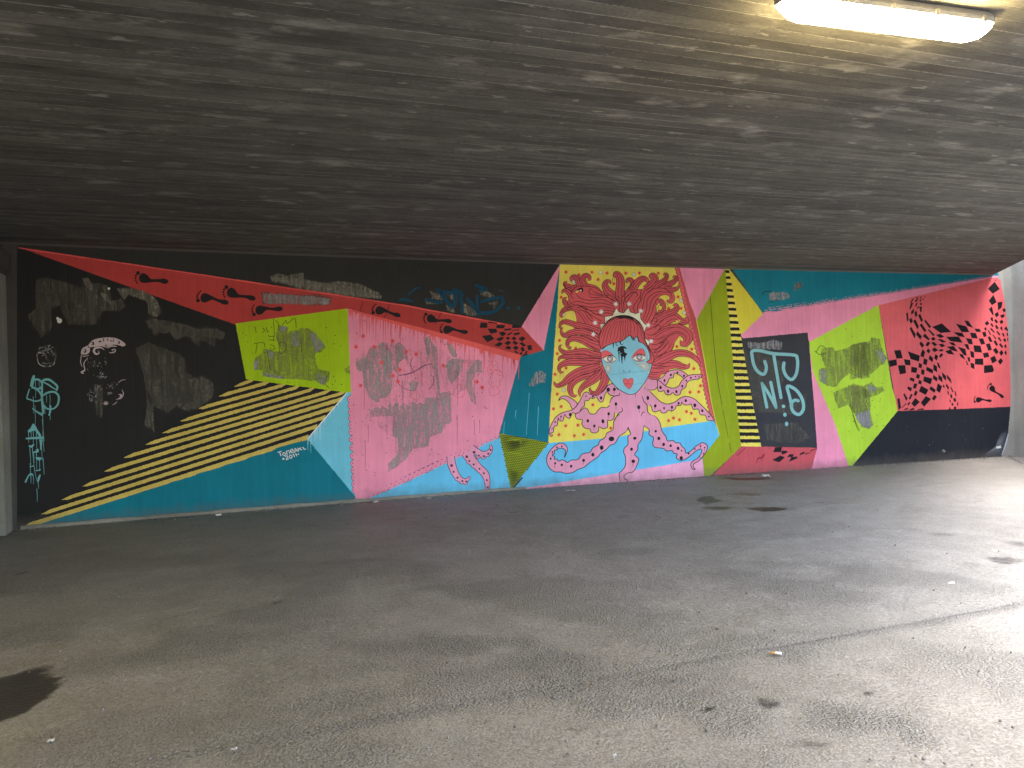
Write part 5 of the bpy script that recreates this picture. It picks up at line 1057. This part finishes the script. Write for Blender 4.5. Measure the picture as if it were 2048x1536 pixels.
for i in range(70):
    x = random.uniform(1640, 1780); y = random.uniform(650, 880)
    if x < 1625 + (y - 743) * .43 or x > 1775 + (y - 740) * .25 or y > 822 + (1795 - x) * 1.2: continue
    f.dot(x, y, random.uniform(.5, 1.1), 'line', 4.75, n=6)
f.build('scribble', lr_o)
# --- brick red panel: checker and smear ---
br_o = brick.build('brick_red_panel', wall); f = Paint()
for q in [[(1075, 995), (1145, 995), (1135, 1045), (1055, 1045)], [(1145, 1030), (1195, 1030), (1200, 1050), (1155, 1070), (1135, 1055)], [(1195, 1095), (1225, 1065), (1270, 1070), (1250, 1095)], [(1045, 1125), (1130, 1080), (1175, 1100), (1115, 1150)], [(1240, 1095), (1305, 1090), (1300, 1110), (1215, 1145)], [(1330, 1060), (1365, 1040), (1385, 1055), (1320, 1080)], [(1385, 1060), (1440, 1045), (1430, 1055), (1385, 1072)], [(1440, 1025), (1505, 1005), (1500, 1012), (1430, 1040)]]: f.poly(q, 'line', 4.75, zJ)
f.build('checker_patch', br_o)
f = Paint(); f.stroke([(880, 1160), (900, 1110), (940, 1100), (965, 1065)], [6, 16, 22, 20], 'lipline', 4.75, zJ); f.stroke([(930, 1140), (945, 1100), (960, 1070)], [4, 10, 16], 'lipline', 4.76, zJ); f.stroke([(680, 1080), (740, 1030), (770, 1000)], 10, 'lipline', 4.75, zJ); f.build('scribble', br_o)
# --- coral panel: flowing checker and two footprints ---
co_o = coral_r.build('coral_panel', wall); f = Paint()
QY = [[(1495, 150), (1610, 30), (1700, 155), (1580, 235)], [(1610, 0), (1640, 0), (1630, 18), (1618, 18)], [(1510, 355), (1590, 250), (1645, 380), (1565, 430)], [(1660, 380), (1745, 370), (1730, 470), (1670, 520)], [(1510, 495), (1565, 450), (1595, 590), (1575, 600)], [(1608, 585), (1665, 540), (1685, 600), (1640, 640)], [(1700, 605), (1770, 580), (1785, 620), (1735, 655)], [(1740, 500), (1790, 480), (1800, 530), (1765, 555)], [(1535, 660), (1570, 625), (1590, 700), (1565, 705)], [(1605, 690), (1630, 665), (1670, 715), (1640, 745)], [(1690, 710), (1735, 675), (1765, 720), (1720, 755)], [(1440, 735), (1490, 695), (1520, 745), (1475, 780)], [(1535, 750), (1565, 735), (1595, 790), (1570, 805)], [(1615, 790), (1640, 760), (1680, 820), (1650, 845)], [(1700, 820), (1735, 785), (1750, 860), (1740, 868)], [(1770, 830), (1810, 790), (1840, 850), (1835, 880)], [(1430, 820), (1465, 805), (1475, 860), (1450, 865)], [(1530, 835), (1560, 820), (1615, 890), (1600, 905)], [(1635, 880), (1660, 870), (1710, 930), (1690, 950)], [(1730, 915), (1760, 900), (1785, 960), (1765, 970)], [(1265, 830), (1355, 835), (1380, 885), (1300, 885)], [(1095, 690), (1165, 700), (1245, 820), (1140, 780)], [(950, 745), (1130, 790), (1180, 890), (1050, 890)], [(1395, 890), (1455, 880), (1475, 960), (1425, 975)], [(1490, 855), (1515, 860), (1555, 940), (1530, 935)], [(1570, 930), (1590, 935), (1640, 1000), (1620, 1010)], [(1660, 985), (1690, 975), (1730, 1040), (1715, 1055)], [(1750, 1020), (1785, 990), (1810, 1030), (1790, 1065)], [(1820, 1000), (1840, 985), (1842, 1060), (1830, 1040)], [(1810, 920), (1838, 890), (1842, 960), (1830, 960)], [(1190, 900), (1290, 905), (1325, 1000), (1220, 990)], [(1490, 975), (1530, 960), (1575, 1050), (1530, 1060)], [(1590, 1050), (1625, 1025), (1670, 1105), (1640, 1130)], [(1685, 1100), (1710, 1075), (1760, 1140), (1735, 1165)], [(1770, 1130), (1795, 1090), (1818, 1130), (1800, 1170)], [(1340, 1000), (1415, 995), (1450, 1090), (1380, 1105)], [(1460, 1095), (1530, 1080), (1565, 1190), (1505, 1210)], [(1580, 1190), (1635, 1155), (1680, 1230), (1635, 1270)], [(1690, 1235), (1730, 1190), (1765, 1250), (1720, 1300)], [(1775, 1240), (1800, 1195), (1818, 1240), (1805, 1290)], [(1120, 990), (1220, 1005), (1240, 1100), (1165, 1090)], [(1250, 1115), (1370, 1120), (1395, 1240), (1265, 1225)], [(1410, 1250), (1500, 1235), (1520, 1310), (1430, 1330)], [(1535, 1330), (1610, 1290), (1650, 1380), (1570, 1425)], [(1665, 1385), (1720, 1330), (1755, 1385), (1705, 1450)], [(1090, 1095), (1160, 1095), (1185, 1195), (1140, 1180)], [(1190, 1210), (1255, 1225), (1265, 1330), (1210, 1315)], [(1275, 1345), (1415, 1340), (1420, 1450), (1275, 1440)], [(1430, 1460), (1570, 1450), (1600, 1536), (1580, 1570), (1430, 1590)], [(980, 1140), (1110, 1175), (1135, 1295), (1085, 1280)], [(1145, 1315), (1190, 1325), (1195, 1400), (1160, 1385)], [(1200, 1410), (1265, 1430), (1265, 1525), (1205, 1490)], [(1005, 1255), (1070, 1270), (1110, 1360), (1030, 1310)], [(1120, 1375), (1140, 1385), (1165, 1465), (1135, 1440)],
      [(545, 800), (710, 740), (870, 885), (690, 905)], [(905, 890), (1060, 900), (1100, 975), (1000, 960)], [(610, 940), (680, 915), (755, 970), (680, 990)], [(780, 970), (1000, 965), (1065, 1070), (860, 1045)], [(630, 1010), (700, 1010), (790, 1055), (720, 1070)], [(820, 1060), (910, 1065), (960, 1125), (880, 1110)], [(790, 1140), (910, 1125), (985, 1225), (880, 1200)], [(650, 1100), (720, 1085), (770, 1125), (710, 1150)], [(765, 1215), (860, 1185), (925, 1275), (820, 1260)], [(520, 1000), (570, 970), (610, 1010), (560, 1035)], [(525, 1070), (570, 1055), (635, 1105), (585, 1130)], [(535, 1190), (590, 1150), (650, 1200), (585, 1230)], [(650, 1200), (710, 1175), (745, 1205), (690, 1225)], [(660, 1300), (700, 1245), (735, 1275), (690, 1325)],
      [(385, 960), (420, 910), (505, 1010), (485, 1030)], [(470, 850), (490, 840), (595, 940), (560, 955)], [(410, 700), (430, 675), (530, 800), (495, 820)], [(330, 770), (365, 740), (445, 860), (420, 895)], [(305, 605), (340, 575), (390, 690), (360, 720)], [(220, 700), (260, 670), (320, 800), (290, 840)], [(270, 930), (290, 870), (370, 960), (345, 1020)], [(160, 830), (185, 795), (265, 930), (245, 1000)], [(150, 680), (185, 640), (215, 700), (180, 750)], [(100, 570), (130, 550), (145, 680), (120, 720)], [(240, 560), (275, 515), (295, 600), (265, 640)], [(185, 540), (235, 485), (235, 550), (190, 595)], [(150, 500), (185, 390), (225, 390), (180, 490)], [(250, 440), (280, 385), (300, 390), (270, 460)], [(285, 470), (325, 440), (325, 470), (290, 490)], [(330, 460), (370, 445), (365, 550), (340, 545)], [(335, 400), (370, 385), (365, 430), (340, 425)], [(160, 390), (215, 320), (245, 310), (190, 385)], [(245, 370), (285, 315), (315, 310), (275, 375)], [(325, 365), (350, 320), (365, 325), (345, 375)], [(260, 300), (300, 285), (310, 295), (280, 310)], [(330, 300), (360, 280), (370, 290), (345, 315)], [(375, 325), (395, 310), (400, 325), (385, 340)], [(410, 280), (435, 265), (435, 280), (415, 292)],
      [(325, 1090), (350, 1045), (410, 1110), (375, 1160)], [(430, 1110), (470, 1050), (515, 1075), (470, 1135)], [(345, 1270), (385, 1175), (425, 1230), (400, 1320)], [(445, 1215), (475, 1165), (515, 1210), (490, 1255)]]
QQ = [[(180, 215), (315, 205), (360, 375), (230, 380)], [(70, 425), (230, 395), (245, 515), (95, 550)], [(380, 390), (510, 410), (520, 520), (410, 510)], [(260, 520), (410, 515), (425, 680), (300, 705)], [(460, 230), (710, 320), (690, 440), (520, 390)], [(535, 545), (660, 570), (640, 675), (530, 660)], [(720, 330), (770, 190), (820, 250), (780, 355)], [(690, 465), (755, 500), (745, 580), (680, 560)], [(790, 375), (870, 405), (845, 520), (775, 490)], [(890, 390), (910, 310), (985, 370), (970, 460)], [(1000, 370), (1030, 285), (1085, 330), (1055, 425)], [(740, 600), (810, 615), (795, 720), (735, 695)], [(645, 690), (715, 715), (695, 800), (630, 775)], [(850, 545), (980, 610), (975, 690), (835, 620)], [(985, 490), (1060, 540), (1065, 665), (985, 610)], [(1060, 450), (1100, 480), (1140, 600), (1080, 550)], [(510, 765), (600, 790), (590, 860), (500, 820)], [(690, 815), (750, 840), (735, 915), (675, 890)], [(795, 745), (965, 790), (930, 910), (775, 840)], [(985, 710), (1075, 780), (1060, 855), (975, 790)], [(1090, 705), (1170, 770), (1175, 870), (1085, 800)], [(1160, 655), (1250, 740), (1245, 840), (1175, 760)], [(1260, 700), (1340, 800), (1365, 900), (1265, 780)], [(590, 890), (660, 895), (625, 1000), (570, 985)], [(460, 945), (550, 985), (525, 1060), (455, 1000)], [(735, 935), (885, 1020), (830, 1125), (690, 1050)], [(930, 945), (1035, 1020), (1010, 1085), (905, 1005)], [(1075, 885), (1165, 950), (1120, 1085), (1045, 1030)], [(1190, 905), (1220, 950), (1205, 990), (1175, 950)], [(1255, 885), (1310, 980), (1290, 1020), (1240, 940)], [(1345, 945), (1400, 1060), (1375, 1070), (1335, 970)], [(620, 1030), (665, 1065), (625, 1150), (580, 1120)], [(525, 1100), (565, 1120), (510, 1225), (480, 1200)], [(395, 1090), (460, 1195), (430, 1250), (370, 1115)], [(620, 1185), (705, 1270), (600, 1370), (535, 1300)], [(830, 1150), (940, 1205), (795, 1370), (730, 1280)], [(1010, 1120), (1060, 1165), (1000, 1240), (955, 1205)], [(1265, 1050), (1290, 1045), (1310, 1120), (1285, 1115)], [(1325, 1120), (1365, 1110), (1380, 1190), (1345, 1195)], [(1415, 1050), (1435, 1050), (1465, 1140), (1440, 1150)], [(1390, 1200), (1440, 1185), (1455, 1260), (1410, 1265)], [(1315, 1225), (1335, 1215), (1345, 1275), (1325, 1280)], [(1355, 1295), (1390, 1285), (1395, 1345), (1360, 1345)], [(1470, 1275), (1490, 1270), (1500, 1340), (1475, 1345)], [(1305, 1400), (1325, 1365), (1340, 1415), (1310, 1418)], [(1405, 1370), (1455, 1360), (1450, 1415), (1405, 1415)], [(245, 1205), (295, 1190), (325, 1390), (275, 1430)], [(450, 1320), (495, 1260), (515, 1290), (465, 1345)], [(330, 1390), (425, 1290), (435, 1310), (345, 1395)], [(370, 1425), (460, 1385), (475, 1420), (400, 1435)], [(500, 1420), (580, 1385), (605, 1430), (500, 1440)], [(660, 1420), (785, 1395), (790, 1430), (660, 1435)]]
for q in QY: f.poly(q, 'line', 4.85, zY)
for q in QQ: f.poly(q, 'line', 4.87, zQ)
f.build('checker_patch', co_o)
footprint(L_((1800, 440)), L_((1625, 290)), False, co_o, 4.95); footprint(L_((1660, 480)), L_((1450, 470)), True, co_o, 4.95)

# ------------------------------------------------------------------ ceiling lamps
def lamp_mats():
    k = N('lamp_diffuser'); k.b.inputs['Base Color'].default_value = (.9, .88, .8, 1)
    k.b.inputs['Emission Color'].default_value = (1.0, .76, .34, 1); k.b.inputs['Emission Strength'].default_value = 20.0; k.b.inputs['Roughness'].default_value = .3
    h = concrete_mat('lamp_housing', (.34, .33, .30), .08, .5)
    return k.m, h
DIFF, HOUS = lamp_mats()
STEEL = concrete_mat('lamp_clip_steel', (.45, .44, .42), .05, .35); STEEL.node_tree.nodes['Principled BSDF'].inputs['Metallic'].default_value = .8
p0, p1 = at_z(1562, 10, CEIL - .065), at_z(1972, 62, CEIL - .065)
LDIR = (p1 - p0); LL = LDIR.length; LDIR.normalize(); LSIDE = Vector((-LDIR.y, LDIR.x, 0))
def lamp(center, label):
    root = empty('ceiling_lamp', center); tag(root, label, 'lamp', 'tube lamps on the underpass ceiling')
    def loft(name, secs, mat, smooth_=False):
        bm = bmesh.new(); rings = []
        for x, ring in secs: rings.append([bm.verts.new(LDIR * x + LSIDE * a + Vector((0, 0, b))) for a, b in ring])
        for r0, r1 in zip(rings, rings[1:]):
            n = len(r0)
            for i in range(n): bm.faces.new((r0[i], r0[(i + 1) % n], r1[(i + 1) % n], r1[i]))
        bm.faces.new(rings[0][::-1]); bm.faces.new(rings[-1]); bmesh.ops.recalc_face_normals(bm, faces=bm.faces)
        return bm_obj(name, bm, mat, root, smooth_)
    h = LL / 2
    hous = lambda k: [(-.062 * k, 0), (-.066 * k, .018), (-.05 * k, .048), (.05 * k, .048), (.066 * k, .018), (.062 * k, 0)]
    loft('housing', [(-h, hous(.75)), (-h + .03, hous(1)), (h - .03, hous(1)), (h, hous(.75))], HOUS)
    def dif(k, d): return [(-.062 * k, -.002), (-.058 * k, -.035 * d), (-.040 * k, -.062 * d), (0, -.070 * d), (.040 * k, -.062 * d), (.058 * k, -.035 * d), (.062 * k, -.002)]
    loft('diffuser', [(-h + .01, dif(.72, .35)), (-h + .05, dif(.95, .8)), (-h + .10, dif(1, 1)), (h - .10, dif(1, 1)), (h - .05, dif(.95, .8)), (h - .01, dif(.72, .35))], DIFF, False)
    for x in (-h * .78, -h * .05, h * .38, h * .86):
        for s_ in (-1, 1):
            c = LDIR * x + LSIDE * (.068 * s_)
            bm = bmesh.new(); bmesh.ops.create_cube(bm, size=1, matrix=Matrix.Translation(c + Vector((0, 0, .006))) @ Matrix.Rotation(math.atan2(LDIR.y, LDIR.x), 4, 'Z') @ Matrix.Diagonal((.018, .005, .03, 1)))
            bmesh.ops.bevel(bm, geom=bm.edges, offset=.002, segments=1); bm_obj('clip', bm, STEEL, root)
    hk = bmesh.new(); e = LDIR * (h + .002)
    bmesh.ops.create_cone(hk, cap_ends=True, segments=10, radius1=.011, radius2=.011, depth=.03, matrix=Matrix.Translation(e + Vector((0, 0, .02))) @ LDIR.to_track_quat('Z', 'Y').to_matrix().to_4x4()); bm_obj('cable_gland', hk, HOUS, root)
    return root
mid = (p0 + p1) / 2
lamp(Vector((mid.x, mid.y, CEIL - .05)), 'lit tube lamp with white diffuser on the board-marked concrete ceiling')
lm2 = mid - LDIR * 4.9
lamp(Vector((lm2.x, lm2.y, CEIL - .05)), 'second lit tube lamp further into the dark end of the underpass')

# ------------------------------------------------------------------ litter
def litter_mat(name, col, rough=.7):
    k = N(name); n = k.noise(k.obj(), 60, 4); c = k.new('ShaderNodeVectorMath', operation='SCALE'); c.inputs[0].default_value = col; k.link(k.mapr(n, .3, .7, .8, 1.1), c.inputs['Scale'])
    k.link(c.outputs[0], k.b.inputs['Base Color']); k.b.inputs['Roughness'].default_value = rough; return k.m
WHITE = litter_mat('litter_white', (.78, .77, .73)); TAN = litter_mat('filter_tan', (.55, .30, .12)); FOAM = litter_mat('foam_grey', (.42, .41, .38))
def butt(px, py, ang, L, label, crushed=False):
    c = at_z(px, py, .009); root = empty('cigarette_butt', (c.x, c.y, .012)); root.rotation_euler = (0, 0, ang); tag(root, label, 'cigarette butt', 'cigarette butts on the asphalt')
    for nm, x, l, m in (('paper', L * .22, L * .55, WHITE), ('filter', -L * .28, L * .45, TAN if crushed else WHITE)):
        bm = bmesh.new(); bmesh.ops.create_cone(bm, cap_ends=True, segments=12, radius1=.0085, radius2=.0085 if not crushed else .011, depth=l, matrix=Matrix.Translation((x, 0, .004 if crushed and nm == 'paper' else 0)) @ Matrix.Rotation(R(90), 4, 'Y') @ Matrix.Diagonal((.75 if crushed else 1, 1, 1, 1)))
        bm_obj(nm, bm, m, root, False)
butt(1902, 1167, .1, .046, 'short white cigarette butt lying alone on smooth asphalt beyond the resurfacing ridge')
butt(1552, 1308, -.5, .058, 'crushed butt with a tan filter beside the resurfacing ridge', True)
def scrap(px, py, sx, sy, h, mat, label, seed, ang=0.0, cat='scrap'):
    random.seed(seed); c = at_z(px, py, 0); bm = bmesh.new(); n = 5; g = [[bm.verts.new(((i / (n - 1) - .5) * sx * random.uniform(.85, 1.1), (j / (n - 1) - .5) * sy * random.uniform(.85, 1.1), h * (.5 + random.uniform(-.45, .5)))) for j in range(n)] for i in range(n)]
    for i in range(n - 1):
        for j in range(n - 1): bm.faces.new((g[i][j], g[i + 1][j], g[i + 1][j + 1], g[i][j + 1]))
    r = bmesh.ops.extrude_face_region(bm, geom=bm.faces[:]); bmesh.ops.translate(bm, verts=[v for v in r['geom'] if isinstance(v, bmesh.types.BMVert)], vec=(0, 0, .004)); bmesh.ops.recalc_face_normals(bm, faces=bm.faces)
    o = bm_obj('litter_scrap', bm, mat); o.location = (c.x, c.y, .016); o.rotation_euler = (0, 0, ang + .3); tag(o, label, cat, 'scraps of litter on the floor'); return o
scrap(437, 1034, .07, .04, .02, WHITE, 'white paper scrap at the wall foot below the teal panel', 1)
scrap(752, 1007, .055, .04, .012, WHITE, 'cream scrap at the wall foot below the tip of the big pink panel', 2)
scrap(857, 1000, .06, .035, .012, FOAM, 'pale scrap on the floor below the blue strip with tentacles', 3)
scrap(1140, 984, .14, .06, .012, FOAM, 'thin crumpled foil strip on the floor under the curled tentacle tip', 4)
scrap(1531, 956, .13, .05, .04, FOAM, 'pale foam block by the dark gap under the brick red panel', 5)
scrap(205 * .5, 960 + 1062 / 2, .028, .02, .01, FOAM, 'pale flattened scrap just in front of the large black stain', 6)
scrap(468, 960 + 1098 / 2, .028, .018, .012, FOAM, 'pale curled scrap between the black stain and the coarse asphalt', 7)
scrap(1230, 900 + 1245 / 2, .018, .016, .012, FOAM, 'tiny yellowish crumb alone on asphalt, nearest the crushed tan-filter butt', 8)
# grit swept against the foot of the wall
random.seed(99); bm = bmesh.new()
for i in range(1100):
    s_ = random.uniform(S_L, S_R + .1); o_ = abs(random.gauss(0, .09)) + .01; r_ = random.uniform(.005, .017) * (1.5 if random.random() < .06 else 1)
    p = W3(s_, r_ * .4, o_)
    bmesh.ops.create_icosphere(bm, subdivisions=1, radius=r_, matrix=Matrix.Translation(p) @ Matrix.Rotation(random.random() * 6, 4, 'Z') @ Matrix.Diagonal((random.uniform(.8, 1.5), 1, random.uniform(.5, .9), 1)))
for i in range(260):
    q = random.uniform(0, 1.6); p = Vector((CR.x, CR.y, 0)) + Vector((WING.x, WING.y, 0)) * q - T3 * abs(random.gauss(0, .1)); r_ = random.uniform(.006, .026); p.z = r_ * .4
    bmesh.ops.create_icosphere(bm, subdivisions=1, radius=r_, matrix=Matrix.Translation(p) @ Matrix.Diagonal((random.uniform(.8, 1.5), 1, random.uniform(.5, .9), 1)))
for i in range(160):
    p = at_z(random.uniform(0, 2048), random.uniform(1000, 1536), 0); r_ = random.uniform(.003, .009)
    bmesh.ops.create_icosphere(bm, subdivisions=1, radius=r_, matrix=Matrix.Translation(p + Vector((0, 0, .012))))
gv = bm_obj('gravel', bm, concrete_mat('grit', (.16, .15, .13), .5)); tag(gv, 'loose grit and small stones swept against the foot of the walls', 'gravel', kind='stuff')
